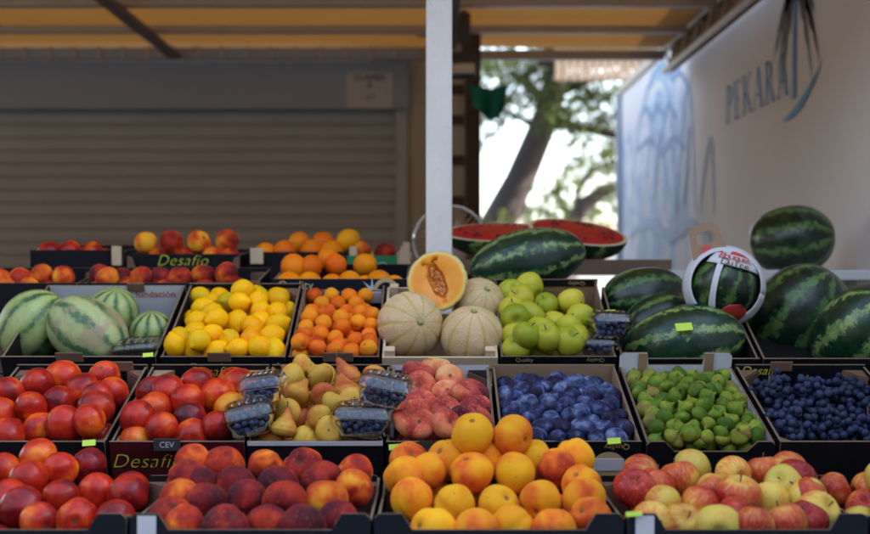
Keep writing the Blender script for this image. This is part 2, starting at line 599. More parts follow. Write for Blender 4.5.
def lettering(txt, size, mat, parent, loc, xa, za, shear=0.0, flip=False, offset=0.0, space=1.0, name='lettering'):
    """flat print: text runs along xa, stands along za"""
    me = text_mesh(txt, size, shear, offset, space).copy()
    xa, za = Vector(xa).normalized(), Vector(za).normalized()
    if flip:
        xa, za = -xa, -za
    M = Matrix((xa, za, xa.cross(za))).transposed()
    return link(name, me, parent, [mat], loc, M.to_quaternion())


# ------------------------------------------------------------------ cardboard crate
T = .005


class Crate:
    pass


def make_crate(px0, px1, py, Y, D, H, tilt, label, name='cardboard_crate', outer='card_black', inner='card_black', edge='kraft_edge',
               front=None, back=None, side_drop=0.0, gusset=None, gmat='kraft_dark', tabs=(), group=None, wood=False, back_rise=0.0, side_inner=None,
               back_inner=None, cat='crate'):
    c = Crate()
    lip0, lip1 = P(px0, py, Y), P(px1, py, Y)
    wd = (lip1 - lip0).length
    mid = (lip0 + lip1) / 2
    Rm = Euler((R(tilt), 0, 0)).to_matrix()
    loc = mid - Rm @ Vector((0, 0, H))
    root = empty(name, loc, (R(tilt), 0, 0))
    tag(root, label, cat, group)
    c.root, c.w, c.D, c.H, c.M = root, wd, D, H, Matrix.Translation(loc) @ Rm.to_4x4()
    c.Minv = c.M.inverted()
    c.Y0, c.Z0, c.s, c.tilt = Y, mid.z, math.tan(R(tilt)), tilt
    c.tiltR = Rm
    h = wd / 2
    X, Yv, Z = Vector((1, 0, 0)), Vector((0, 1, 0)), Vector((0, 0, 1))
    if wood:
        for zz in (0.012, H - .032):
            for yy in (0, D - .006):
                MB().box((-h, yy, zz), (h, yy + .006, zz + .03)).build('slat', 'wood_pale', root)
            for s in (-1, 1):
                MB().box((s * h - (.006 if s > 0 else 0), .0065, zz), (s * h + (.006 if s < 0 else 0), D - .0065, zz + .03)).build('slat', 'wood_pale', root)
        for sx in (-1, 1):
            for sy in (0, 1):
                xx = sx * (h - .018)
                yy = .018 if sy == 0 else D - .018
                MB().box((xx - .011, yy - .011, .0), (xx + .011, yy + .011, H + (.012 if wood == 1 else .03))).build('corner_post', 'wood_pale', root)
        MB().box((-h + .008, .008, .002), (h - .008, D - .008, .010)).build('bottom', 'wood_brown', root)
        return c

    def prof(kind, hh):
        if kind is None:
            return [(-h, 0), (h, 0), (h, hh), (-h, hh)]
        d, e, sl = kind      # dip depth, ear width, slope run
        return [(-h, 0), (h, 0), (h, hh - .008), (h - .008, hh), (h - e, hh), (h - e - sl, hh - d), (-h + e + sl, hh - d), (-h + e, hh), (-h + .008, hh), (-h, hh - .008)]
    ms = [outer, inner, edge]
    c.front = prism(prof(front, H), (0, 0, 0), X, Z, T).build('front_panel', ms, root)
    c.back = prism([(-a, b) for a, b in prof(back, H + back_rise)], (0, D, 0), -X, Z, T).build('back_panel', [outer, back_inner or inner, edge], root)
    if back_inner or True:
        pass
    sp = [(T + .0005, 0), (D - T - .0005, 0), (D - T - .0005, H - .004), (D - .06, H - .004 - side_drop), (.06, H - .004 - side_drop), (T + .0005, H - .004)]
    sm = [outer, side_inner or inner, edge]
    c.right = prism([(a, b) for a, b in sp], (h - .0005, 0, 0), Yv, Z, T).build('side_panel', sm, root)
    c.left = prism([(-a, b) for a, b in sp], (-h + .0005, 0, 0), -Yv, Z, T).build('side_panel', sm, root)
    MB().box((-h + T + .001, T + .001, .001), (h - T - .001, D - T - .001, .006)).build('bottom', 'card_black' if inner != 'kraft' else 'kraft', root)
    if gusset:
        g = gusset
        for sx in (-1, 1):
            for yb in ((0, 1) if g > 0 else (1,)):
                a = abs(g)
                yy = T + .001 if yb == 0 else D - T - .001
                dy = a if yb == 0 else -a
                x0 = sx * (h - T - .001)
                pts = [Vector((x0, yy, 0)), Vector((x0 - sx * a, yy, 0)), Vector((x0, yy + dy, 0))]
                zt = H - .012
                v = [p + Z * zt for p in pts] + [p + Z * (zt - .003) for p in pts]
                MB().add(v, [(0, 1, 2), (5, 4, 3), (0, 3, 4, 1), (1, 4, 5, 2), (2, 5, 3, 0)]).build('corner_gusset', gmat, root)
                # upright diagonal web under it
                pa, pb = pts[1], pts[2]
                dn = (pb - pa).normalized()
                nn = Vector((-dn.y, dn.x, 0)) * .002
                v = []
                for q in (pa, pb):
                    for s2 in (-1, 1):
                        v += [q + nn * s2 + Z * .01, q + nn * s2 + Z * (zt - .0035)]
                MB().add(v, [(0, 1, 3, 2), (4, 6, 7, 5), (0, 4, 5, 1), (2, 3, 7, 6), (1, 5, 7, 3), (0, 2, 6, 4)]).build('corner_web', 'kraft_dark', root)
    for (u, where, tw) in tabs:     # brown stacking tabs: u in -1..1
        yy = T + .001 if where == 'f' else D + T * .5
        if where == 'f':
            lo, hi = (u * h - tw / 2, -.004, H - .012), (u * h + tw / 2, -.0005, H + .013)
        else:
            lo, hi = (u * h - tw / 2, D - T - .005, H + back_rise - .014), (u * h + tw / 2, D - T - .0005, H + back_rise + .010)
        MB().box(lo, hi).build('stacking_tab', 'kraft_dark', root, bevel=.002)
    return c


# ------------------------------------------------------------------ fruit meshes
def blob(name, fn, nu=32, nv=20):
    """fn(theta, t) -> Vector for t in 0..1 pole to pole along z"""
    v = [fn(0, 0)]
    for j in range(1, nv):
        for i in range(nu):
            v.append(fn(2 * math.pi * i / nu, j / nv))
    v.append(fn(0, 1))
    f = []
    for i in range(nu):
        f.append((0, 1 + i, 1 + (i + 1) % nu))
    for j in range(nv - 2):
        a, b2 = 1 + j * nu, 1 + (j + 1) * nu
        for i in range(nu):
            f.append((a + i, b2 + i, b2 + (i + 1) % nu, a + (i + 1) % nu))
    e = len(v) - 1
    a = 1 + (nv - 2) * nu
    for i in range(nu):
        f.append((e, a + (i + 1) % nu, a + i))
    return mesh(name, v, f, True)


def nz(p, s, seed):
    return mnoise.noise(Vector(p) * s + Vector((seed * 7.1, seed * 3.3, seed)))


def peach_fn(seed, cleft=.13, flat=.93, tip=.03, dimple=.20, lump=.07):
    def fn(th, t):
        a = math.pi * t
        z, r = math.cos(a), math.sin(a)
        d = 1 - cleft * math.exp(-(min(th, 2 * math.pi - th) / .20) ** 2) * r ** .6
        d *= 1 + lump * nz((r * math.cos(th), r * math.sin(th), z), 1.3, seed)
        zz = z * flat
        if z > 0:
            zz -= dimple * math.exp(-(r / .24) ** 2)
        else:
            zz -= tip * math.exp(-(r / .2) ** 2)
        return Vector((r * math.cos(th) * d, r * math.sin(th) * d, zz * (1 + .3 * (d - 1))))
    return fn


def apple_fn(seed, tall=.92, sh=.12):
    def fn(th, t):
        a = math.pi * t
        z, r = math.cos(a), math.sin(a)
        rr = r * (1 + .06 * z)
        zz = z * tall - .30 * math.exp(-(r / .27) ** 2) * (1 if z > 0 else 0) + .20 * math.exp(-(r / .25) ** 2) * (1 if z < 0 else 0)
        k = 1 + .05 * nz((r * math.cos(th), r * math.sin(th), z), 1.1, seed) + .018 * math.cos(5 * th) * (1 - z) * .5
        return Vector((rr * math.cos(th) * k, rr * math.sin(th) * k, zz * k))
    return fn


def flat_fn(seed):
    def fn(th, t):
        a = math.pi * t
        z, r = math.cos(a), math.sin(a)
        d = 1 - .07 * math.exp(-(min(th, 2 * math.pi - th) / .14) ** 2)
        d *= 1 + .07 * nz((r * math.cos(th), r * math.sin(th), z * .5), 1.4, seed)
        rr = r ** .8
        zz = (abs(z) ** .85) * (1 if z > 0 else -1) * .60
        zz -= (.32 if z > 0 else -.16) * math.exp(-(rr / .38) ** 2)
        return Vector((rr * math.cos(th) * d, rr * math.sin(th) * d, zz))
    return fn


def pear_fn(seed):
    def fn(th, t):
        # t=0 stem end
        prof = [(0, 0), (.03, .13), (.10, .25), (.22, .36), (.36, .52), (.50, .76), (.64, .96), (.76, 1.0), (.87, .86), (.95, .55), (.985, .25), (1, .0)]
        for (t0, r0), (t1, r1) in zip(prof, prof[1:]):
            if t <= t1:
                k = (t - t0) / (t1 - t0)
                k = k * k * (3 - 2 * k) if .1 < t < .9 else k
                r = r0 + (r1 - r0) * k
                break
        z = 1.55 - 2.45 * t
        if t > .93:
            z += .10 * ((t - .93) / .07)
        q = 1 + .07 * nz((math.cos(th), math.sin(th), z), .9, seed)
        bend = .12 * max(0, z) ** 2 * (.4 + (seed % 3) * .4)
        return Vector((r * q * math.cos(th) + bend * .6, r * q * math.sin(th), z))
    return fn


def lemon_fn(seed):
    def fn(th, t):
        a = math.pi * t
        z, r = math.cos(a), math.sin(a)
        zz = 1.16 * z
        zz += .22 * math.exp(-(r / .26) ** 2) * (1 if z > 0 else -.55)
        k = 1 + .05 * nz((r * math.cos(th), r * math.sin(th), z), 1.6, seed)
        return Vector((r * k * math.cos(th), r * k * math.sin(th), zz))
    return fn


def orange_fn(seed):
    def fn(th, t):
        a = math.pi * t
        z, r = math.cos(a), math.sin(a)
        k = 1 + .03 * nz((r * math.cos(th), r * math.sin(th), z), 1.2, seed)
        return Vector((r * k * math.cos(th), r * k * math.sin(th), .96 * z - (.06 if z > 0 else -.03) * math.exp(-(r / .12) ** 2)))
    return fn


def fig_fn(seed):
    def fn(th, t):
        prof = [(0, .05), (.05, .11), (.13, .17), (.24, .42), (.38, .76), (.54, .97), (.68, 1.0), (.82, .90), (.92, .62), (.98, .25), (1, 0)]
        for (t0, r0), (t1, r1) in zip(prof, prof[1:]):
            if t <= t1:
                k = (t - t0) / (t1 - t0)
                r = r0 + (r1 - r0) * k
                r = .55 * r + .45 * math.sin(math.pi * min(1, max(0, (t - .10) / .90)) ** 1.25) if t > .16 else r
                break
        z = 1.18 - 2.08 * t
        k = 1 + .06 * nz((math.cos(th), math.sin(th), z), 1.2, seed) + .02 * math.cos(9 * th) * r
        return Vector((r * k * math.cos(th) + .10 * max(0, z - .5) * ((seed % 3) - 1), r * k * math.sin(th), z))
    return fn


def plum_fn(seed):
    def fn(th, t):
        a = math.pi * t
        z, r = math.cos(a), math.sin(a)
        d = 1 - .05 * math.exp(-(min(th, 2 * math.pi - th) / .16) ** 2) * r
        k = d * (1 + .04 * nz((r * math.cos(th), r * math.sin(th), z), 1.4, seed))
        return Vector((r * k * math.cos(th), r * k * math.sin(th), 1.25 * z - (.10 if z > 0 else 0) * math.exp(-(r / .16) ** 2)))
    return fn


def melon_fn(seed, ribs=10, sq=.93, depth=.035):
    def fn(th, t):
        a = math.pi * t
        z, r = math.cos(a), math.sin(a)
        k = 1 - depth * max(0, math.cos(ribs * th)) ** 6 * r + .02 * nz((r * math.cos(th), r * math.sin(th), z), 1.3, seed)
        return Vector((r * k * math.cos(th), r * k * math.sin(th), z * sq - (.05 if z > 0 else -.03) * math.exp(-(r / .13) ** 2)))
    return fn


def ell_fn(seed, long=1.4, lump=.04):
    def fn(th, t):
        a = math.pi * t
        z, r = math.cos(a), math.sin(a)
        k = 1 + lump * nz((r * math.cos(th), r * math.sin(th), z), 1.1, seed)
        rr = r ** .9
        return Vector((rr * k * math.cos(th), rr * k * math.sin(th), z * long * k))
    return fn


FM = {}


def variants(key, fnmaker, mat, n=4, nu=32, nv=20):
    FM[key] = []
    for i in range(n):
        me = blob(key, fnmaker(i + 1), nu, nv)
        me.materials.append(MATS[mat])
        FM[key].append(me)


variants('peach', peach_fn, 'peach_red', 6)
variants('yellow_peach', peach_fn, 'peach_yellow', 6)
variants('nectarine', lambda s: peach_fn(s, .07, .98, .05, .14), 'nectarine')
variants('flat_peach', flat_fn, 'peach_flat')
variants('red_apple', apple_fn, 'apple_red')
variants('green_apple', apple_fn, 'apple_green')
variants('pear', pear_fn, 'pear', 3, 28, 30)
variants('lemon', lemon_fn, 'lemon')
variants('apricot', lambda s: peach_fn(s, .07, .95, .02, .12), 'apricot', 3, 28, 18)
variants('orange', orange_fn, 'orange', 2)
variants('fig', fig_fn, 'fig', 3, 24, 24)
variants('plum', plum_fn, 'plum', 3, 24, 16)
stem_mb = MB().tube([(0, 0, .52), (.02, .01, .74), (.07, .02, .93), (.12, .03, 1.06)], [.035, .03, .035, .05], 6)
STEM = mesh('stem', stem_mb.v, stem_mb.f, True)
STEM.materials.append(MATS['stalk'])
pst = MB().tube([(.14, 0, 1.45), (.17, .01, 1.65), (.22, .02, 1.9)], [.05, .04, .06], 6)
PSTEM = mesh('stem', pst.v, pst.f, True)
PSTEM.materials.append(MATS['stalk'])
cal = MB()
for i in range(5):
    a = i * 2 * math.pi / 5
    cal.add([(.02 * math.cos(a + 1.57), .02 * math.sin(a + 1.57), -.80), (.02 * math.cos(a - 1.57), .02 * math.sin(a - 1.57), -.80),
             (.10 * math.cos(a), .10 * math.sin(a), -.86), (.06 * math.cos(a + .4), .06 * math.sin(a + .4), -.80)], [(0, 1, 2), (0, 2, 3)])
PCAL = mesh('calyx', cal.v, cal.f)
PCAL.materials.append(MATS['stalk'])
dot = MB().tube([(0, 0, .875), (0, 0, .90), (0, 0, .915)], [.075, .085, .04], 7)
ODOT = mesh('stem_button', dot.v, dot.f, True)
ODOT.materials.append(MATS['stalk'])

ORD = ['first', 'second', 'third', 'fourth', 'fifth', 'sixth', 'seventh', 'eighth', 'ninth', 'tenth', 'eleventh', 'twelfth', 'thirteenth', 'fourteenth', 'fifteenth', 'sixteenth', 'seventeenth', 'eighteenth']


def solve(crate, spots, r, off, slope=None, base=None):
    """photo spots (px,py) -> points on the heap's surface in the crate"""
    out = []
    if base:
        Y0, Z0, s = base
    else:
        n = Vector((0, -math.sin(R(crate.tilt)), math.cos(R(crate.tilt))))
        p = Vector((0, crate.Y0, crate.Z0)) + n * off
        Y0, Z0, s = p.y, p.z, crate.s
    for (px, py) in spots:
        k = (py - 267) / FPX
        Y = (CZ - Z0 + s * Y0) / (s + k)
        back = crate.Y0 + crate.D * math.cos(R(crate.tilt)) - r - .012
        Y = max(crate.Y0 + r + .008, min(back, Y))
        out.append(P(px, py, Y))
    return out


def relax(top, rt, low, rl, sep=.93, it=60, tw=.35):
    pos = np.array([list(p) for p in top + low], dtype=float)
    if len(pos) == 0:
        return top, low
    rad = np.array(rt + rl)
    nt_ = len(top)
    tgt = pos.copy()
    wgt = np.where(np.arange(len(pos)) < nt_, tw, 1.0)
    camp = np.array([0, 0, CZ])
    for _ in range(it):
        d = pos[:, None, :] - pos[None, :, :]
        L = np.linalg.norm(d, axis=2) + 1e-9
        mn = (rad[:, None] + rad[None, :]) * sep
        ov = np.clip(mn - L, 0, None)
        np.fill_diagonal(ov, 0)
        ws = wgt[:, None] / (wgt[:, None] + wgt[None, :])
        push = (d / L[:, :, None]) * (ov * ws * .6)[:, :, None]
        pos += push.sum(1)
        # stay on the photo's ray
        ray = tgt[:nt_] - camp
        ray /= np.linalg.norm(ray, axis=1)[:, None]
        q = pos[:nt_] - camp
        lat = q - (q * ray).sum(1)[:, None] * ray
        pos[:nt_] -= lat * .12
    return [Vector(p) for p in pos[:nt_]], [Vector(p) for p in pos[nt_:]]


def underlayer(crate, top, r, n_depth=1.45, plane_off=.0, base=None, spacing=2.05, jitter=.25):
    """second layer of fruit just under the heap's surface, within the crate walls"""
    res = []
    if not top:
        return res
    loc = [crate.Minv @ p for p in top]
    A = np.array([[p.x, p.y, 1] for p in loc])
    zz = np.array([p.z for p in loc])
    if len(top) >= 4:
        co = np.linalg.lstsq(A, zz, rcond=None)[0]
        if len(top) < 10:
            co = np.array([0, 0, zz.mean()])
        co[0] = max(-.15, min(.15, co[0]))
        co[1] = max(-.1, min(.4, co[1]))
        co[2] = zz.mean() - co[0] * A[:, 0].mean() - co[1] * A[:, 1].mean()
    else:
        co = np.array([0, 0, zz.mean()])
    h = crate.w / 2 - r - T
    ny = max(1, int((crate.D - 2 * r - .012) / (r * spacing * .9)))
    nx = max(1, int(2 * h / (r * spacing)))
    for j in range(ny + 1):
        for i in range(nx + 1):
            x = -h + 2 * h * (i + (.5 if j % 2 else 0)) / (nx + .5)
            y = r + .01 + (crate.D - 2 * r - .02) * j / max(1, ny)
            x += random.uniform(-1, 1) * jitter * r * .6
            y += random.uniform(-1, 1) * jitter * r * .6
            if abs(x) > h:
                continue
            z = co[0] * x + co[1] * y + co[2] - n_depth * r
            z = max(min(z, crate.H + .03), r + .008)
            res.append(crate.M @ Vector((x, y, z)))
    return res


def rnd_quat(bias=None, spread=1.0):
    q = Quaternion((random.gauss(0, 1), random.gauss(0, 1), random.gauss(0, 1), random.gauss(0, 1)))
    q.normalize()
    if bias is None:
        return q
    d = (Vector(bias) + Vector((random.uniform(-1, 1), random.uniform(-1, 1), random.uniform(-1, 1))) * spread).normalized()
    return d.to_track_quat('Z', 'Y') @ Quaternion((0, 0, 1), random.uniform(0, 6.28))


def add_fruit(kind, p, r, label, group, cat, blush, q=None, parts=()):
    me = random.choice(FM[kind])
    o = link(kind, me, None, (), p, q or rnd_quat())
    o.scale = (r * random.uniform(.95, 1.04), r * random.uniform(.95, 1.04), r * random.uniform(.93, 1.05))
    o.color = (blush, random.random(), random.random(), 1)
    tag(o, label, cat, group)
    for nm, pm in parts:
        link(nm, pm, o)
    return o


def heap(kind, crate, spots, r, off, words, where, cat, group, base=None, blush=(.2, .9), rvar=.08, under=True, bias=None, spread=1.0, parts=(),
         sep=.93, depth=1.45, names=None, rowh=None, setb=None, spacing=2.05, fixed=None, jit=.25, tw=.35, clear=None):
    """fruit read off the photo, spot by spot, with a hidden layer under them; each label says its row and place"""
    rs = [r * random.uniform(1 - rvar, 1 + rvar) for _ in spots]
    top = solve(crate, spots, r, off, base=base)
    low = underlayer(crate, top, r, depth, spacing=spacing, jitter=jit) if under else []
    low = [p for p in low if all((p - t).length > r * .9 for t in top) and all((p - c_).length > q_ for c_, q_ in (clear or ()))]
    top, low = relax(top, rs, low, [r * .97] * len(low), sep, 60, tw)
    def inside(p, q):
        lp = crate.Minv @ p
        lp.x = max(-crate.w / 2 + T + q * .96, min(crate.w / 2 - T - q * .96, lp.x))
        lp.y = max(T + q * 1.0, min(crate.D - T - q * .96, lp.y))
        lp.z = max(.008 + q * .6, lp.z)
        return crate.M @ lp
    top = [inside(p, q) for p, q in zip(top, rs)]
    low = [inside(p, r) for p in low]
    rowh = rowh or r * 1.05 * FPX / crate.Y0
    rows = {}
    ymin = min(s[1] for s in spots)
    for i, s in enumerate(spots):
        rows.setdefault(int((s[1] - ymin) / rowh), []).append(i)
    rk = sorted(rows)
    rown = {}
    for n, k in enumerate(rk):
        if len(rk) == 1:
            rown[k] = 'single'
        elif n == 0:
            rown[k] = 'back'
        elif n == len(rk) - 1:
            rown[k] = 'front'
        else:
            rown[k] = (ORD[n] + ' row from back')
    for k in rk:
        idx = sorted(rows[k], key=lambda i: spots[i][0])
        for n, i in enumerate(idx):
            b = setb[i] if setb and setb.get(i) is not None else random.uniform(*blush)
            adj = words[0] if b < .33 else (words[1] if b < .62 else words[2])
            place = 'leftmost' if n == 0 else ('rightmost' if n == len(idx) - 1 else ORD[n] + ' from left')
            if len(idx) == 1:
                place = 'by itself'
            rn = rown[k] if 'row' in rown[k] else rown[k] + ' row'
            lab = f'{adj}, {place}, {rn}, {where}'
            add_fruit(kind, top[i], rs[i], lab, group, cat, b, rnd_quat(fixed[i], .15) if fixed and i in fixed else rnd_quat(bias, spread), parts)
    for p in low:
        add_fruit(kind, p, r * .97, f'{words[1]} underneath the top layer {where}', group + ', lower layer', cat, random.uniform(*blush), rnd_quat(), parts)


# ================================================================== THE SETTING
g = MB().add([(-400, -400, 0), (400, -400, 0), (400, 400, 0), (-400, 400, 0)], [(0, 1, 2, 3)]).build('ground', 'ground_paving')
tag(g, kind='structure')

# ---- right hand wall with mural and lettering
XW = 1.35
wl = empty('mural_wall', (XW, 6.0, 0))
tag(wl, 'long white side wall with pale blue mural, palm and PEKARA lettering on the right', 'wall')
MB().box((XW, -2.5, 0), (XW + .18, 8.66, 2.50)).build('wall_body', 'mural_wall', wl).location = (-XW, -6.0, 0)
MB().box((-.02, -8.5, 2.503), (.22, 2.68, 2.56)).build('coping', 'jamb_paint', wl)
MB().box((-.035, 2.665, 0), (.20, 2.72, 2.50)).build('end_post', 'box_paint', wl)


def serif_glyph(ch):
    """strokes of a roman capital in a 0..1 high cell: list of quads"""
    q = []

    def rect(x0, y0, x1, y1):
        q.append([(x0, y0), (x1, y0), (x1, y1), (x0, y1)])

    def stroke(x0, y0, x1, y1, wd):
        dx, dy = x1 - x0, y1 - y0
        L = math.hypot(dx, dy)
        nx, ny = -dy / L * wd / 2, dx / L * wd / 2
        q.append([(x0 + nx, y0 + ny), (x0 - nx, y0 - ny), (x1 - nx, y1 - ny), (x1 + nx, y1 + ny)])

    def bowl(cx, cy, rx, ry, wd):
        n = 12
        for i in range(n):
            a0, a1 = -math.pi / 2 + math.pi * i / n, -math.pi / 2 + math.pi * (i + 1) / n
            k0, k1 = wd * (.45 + .55 * math.cos(a0)), wd * (.45 + .55 * math.cos(a1))
            q.append([(cx + rx * math.cos(a0), cy + ry * math.sin(a0)), (cx + rx * math.cos(a1), cy + ry * math.sin(a1)),
                      (cx + (rx - k1) * math.cos(a1), cy + (ry - k1 * .7) * math.sin(a1)), (cx + (rx - k0) * math.cos(a0), cy + (ry - k0 * .7) * math.sin(a0))])
    TH, TN = .13, .055
    if ch in 'PEKR':
        rect(.06, 0, .06 + TH, 1)
        rect(0, 0, .25, .035)
        rect(0, .965, .25, 1)
    if ch == 'P':
        bowl(.2, .73, .36, .27, .13)
    if ch == 'R':
        bowl(.2, .75, .34, .25, .13)
        stroke(.30, .5, .62, .0, .12)
        rect(.52, 0, .74, .035)
    if ch == 'E':
        rect(.2, .955, .56, 1)
        rect(.2, 0, .58, .045)
        rect(.2, .49, .46, .535)
        rect(.535, .82, .56, .955)
        rect(.555, .045, .58, .2)
        rect(.44, .42, .46, .6)
    if ch == 'K':
        stroke(.18, .42, .60, .98, TN)
        stroke(.30, .55, .66, .02, .12)
        rect(.5, .965, .72, 1)
        rect(.55, 0, .78, .035)
    if ch == 'A':
        stroke(.08, .0, .38, 1, TN)
        stroke(.66, .0, .38, 1, .13)
        rect(.2, .32, .56, .365)
        rect(-.02, 0, .2, .035)
        rect(.54, 0, .8, .035)
    return q, {'P': .60, 'E': .64, 'K': .78, 'R': .76, 'A': .78}[ch]


# the letters run along the wall towards the camera
y_p, y_a = XW * FPX / (727 - 435), XW * FPX / (789 - 435)
tot = sum(serif_glyph(c)[1] for c in 'PEKARA') + .12 * 5
ls = (y_p - y_a) / tot
zb = CZ + (267 - 124) / FPX * y_p
cur = 0
for ch in 'PEKARA':
    q, adv = serif_glyph(ch)
    mb = MB()
    for poly in q:
        mb.add([(0, y_p - (cur + a) * ls - 6.0, zb + b * .172) for a, b in poly], [tuple(range(len(poly)))])
    mb.build('letter', 'ink_blue', wl).location = (-.004, 0, 0)
    cur += adv + .12
# palm painted at the end of the lettering, over a swoosh
pm = MB()
yb = y_a + .10
for i in range(10):
    t0, t1 = i / 10, (i + 1) / 10
    f = lambda t: (yb - .17 - .03 * t * t, zb - .03 + .42 * t)
    (ya, za), (yc, zc) = f(t0), f(t1)
    w0, w1 = .028 - .012 * t0, .028 - .012 * t1
    pm.add([(0, ya + w0 - 6, za), (0, ya - w0 - 6, za), (0, yc - w1 - 6, zc), (0, yc + w1 - 6, zc)], [(0, 1, 2, 3)])
ty, tz = f(1.0)
pm.build('painted_palm_trunk', 'ink_blue', wl).location = (-.004, 0, 0)
pf = MB()
for k in range(11):
    a = R(-35 + k * 25)
    L = random.uniform(.24, .34)
    prev = None
    for i in range(9):
        s = i / 8
        yy = ty + math.cos(a) * L * s
        zz = tz + math.sin(a) * L * s * .8 - .30 * s * s
        wdt = .05 * math.sin(math.pi * min(1, s * .9 + .1)) + .004
        if prev:
            pf.add([(0, prev[0] - 6, prev[1] + prev[2] * .3), (0, prev[0] - 6, prev[1] - prev[2]), (0, yy - 6, zz - wdt * (1.2 if i % 2 else .6)), (0, yy - 6, zz + wdt * .3)], [(0, 1, 2, 3)])
        prev = (yy, zz, wdt)
pf.build('painted_palm_fronds', 'metal_dark', wl).location = (-.006, 0, 0)
sw = MB()
for i in range(14):
    t0, t1 = i / 14, (i + 1) / 14
    f2 = lambda t: (yb - .02 - .5 * t, zb - .10 + .16 * (t - .15) ** 2 + .05 * t)
    (ya, za), (yc, zc) = f2(t0), f2(t1)
    w0, w1 = .018 * math.sin(math.pi * t0), .018 * math.sin(math.pi * t1)
    sw.add([(0, ya - 6, za - w0), (0, yc - 6, zc - w1), (0, yc - 6, zc + w1), (0, ya - 6, za + w0)], [(0, 1, 2, 3)])
sw.build('painted_swoosh', 'ink_blue', wl).location = (-.005, 0, 0)

def wall_pt(px, py):
    Y = XW * FPX / (px - 435)
    return Y - 6.0, CZ - (py - 267) / FPX * Y


MUR = [([(632, 215), (634, 170), (640, 120), (650, 84), (660, 74), (668, 92), (672, 130), (674, 175), (676, 215)], .07, 'ink_mural'),
       ([(645, 210), (648, 160), (653, 115), (659, 92), (663, 120), (665, 165), (666, 205)], .05, 'ink_mural'),
       ([(676, 215), (680, 165), (684, 110), (688, 88), (692, 110), (694, 160), (696, 215)], .05, 'ink_mural'),
       ([(640, 120), (646, 108), (652, 118), (657, 106), (664, 116), (669, 104), (676, 118)], .06, 'ink_mural_dark'),
       ([(637, 150), (650, 140), (662, 152), (674, 138), (686, 150)], .05, 'ink_mural_dark'),
       ([(648, 90), (655, 72), (664, 66), (672, 78), (680, 72), (690, 90)], .05, 'ink_mural_dark'),
       ([(700, 215), (703, 185), (708, 150), (711, 140), (713, 165), (715, 215)], .04, 'ink_mural'),
       ([(630, 235), (650, 222), (670, 236), (690, 224), (712, 238)], .08, 'ink_mural'),
       ([(655, 200), (656, 175), (658, 150), (661, 130)], .09, 'ink_mural'), ([(684, 205), (686, 180), (688, 150), (689, 125)], .08, 'ink_mural')]
for pts, wdt, mt in MUR:
    q = [Vector((0,) + wall_pt(*p)) for p in pts]
    fine_ = []
    for i in range(len(q) - 1):      # smooth the stroke
        p0, p1, p2, p3 = q[max(i - 1, 0)], q[i], q[i + 1], q[min(i + 2, len(q) - 1)]
        for k in range(6):
            t_ = k / 6
            fine_.append(.5 * ((2 * p1) + (p2 - p0) * t_ + (2 * p0 - 5 * p1 + 4 * p2 - p3) * t_ ** 2 + (3 * p1 - p0 - 3 * p2 + p3) * t_ ** 3))
    fine_.append(q[-1])
    mb = MB()
    n_ = len(fine_)
    prev = None
    for i, p in enumerate(fine_):
        d = (fine_[min(i + 1, n_ - 1)] - fine_[max(i - 1, 0)]).normalized()
        sd_ = Vector((0, -d.z, d.y)) * wdt * .5 * (.35 + .65 * math.sin(math.pi * (i + .5) / n_)) * (1 + .3 * math.sin(i * 1.7))
        cur_ = (p - sd_, p + sd_)
        if prev:
            mb.add([prev[0], prev[1], cur_[1], cur_[0]], [(0, 1, 2, 3)])
        prev = cur_
    mb.build('painted_stroke', mt, wl).location = (-.002 - .0004 * MUR.index((pts, wdt, mt)), 0, 0)

# ---- shuttered kiosk, left
YK = 6.4
kx1 = P(424, 0, YK).x
k = empty('shuttered_kiosk', (-2, YK, 0))
tag(k, 'beige kiosk with closed roller shutter behind the stall on the left', 'kiosk')


def kp(name, lo, hi, mat, bevel=0, parent=None):
    o = MB().box(lo, hi).build(name, mat, parent or k, bevel=bevel)
    if not parent:
        o.location = (2, -YK, 0)
    return o


sx1 = P(395, 0, YK).x
zt = P(0, 110, YK).z
kp('wall', (-4.6, YK + .09, 0), (kx1 + .12, YK + 3.4, 2.75), 'metal_dark')
kp('jamb', (P(409, 0, YK).x, YK - .01, 0), (kx1 + .12, YK + .088, 2.48), 'jamb_paint')
kp('guide_rail', (sx1 + .002, YK - .03, 0), (P(408, 0, YK).x, YK + .088, zt - .002), 'slat_paint', .004)
kp('shutter_box', (-4.5, YK - .06, zt), (P(408.5, 0, YK).x, YK + .088, 2.34), 'box_paint', .01)
sm = bpy.data.meshes.new('slat')
pz = [(0, 0), (-.011, .006), (-.014, .02), (-.014, .052), (-.010, .062), (-.002, .0655), (0, .0705)]
vv = []
for a, b in pz:
    vv += [(-4.45, a, b), (sx1 - .001, a, b)]
sm = mesh('slat', vv, [(2 * i, 2 * i + 1, 2 * i + 3, 2 * i + 2) for i in range(len(pz) - 1)])
for i in range(28):
    z0 = zt - .0705 * (i + 1)
    link('slat', sm, k, ['slat_paint'], (2, YK + .045 - YK, z0))
nx0, nx1 = P(347, 0, YK - .06).x, P(393, 0, YK - .06).x
nb = kp('notice_sheet', (nx0, YK - .064, P(0, 108, YK - .06).z), (nx1, YK - .0605, P(0, 72, YK - .06).z), 'paper')
cx = (nx0 + nx1) / 2
for txt, zz, s in (('CLAMER', P(0, 78, 6.34).z, .045), ('R', P(0, 86, 6.34).z, .05), ('- 6/7 -', P(0, 97, 6.34).z, .035)):
    lettering(txt, s, 'ink_black', nb, (cx, YK - .0665, zz), (1, 0, 0), (0, 0, 1))
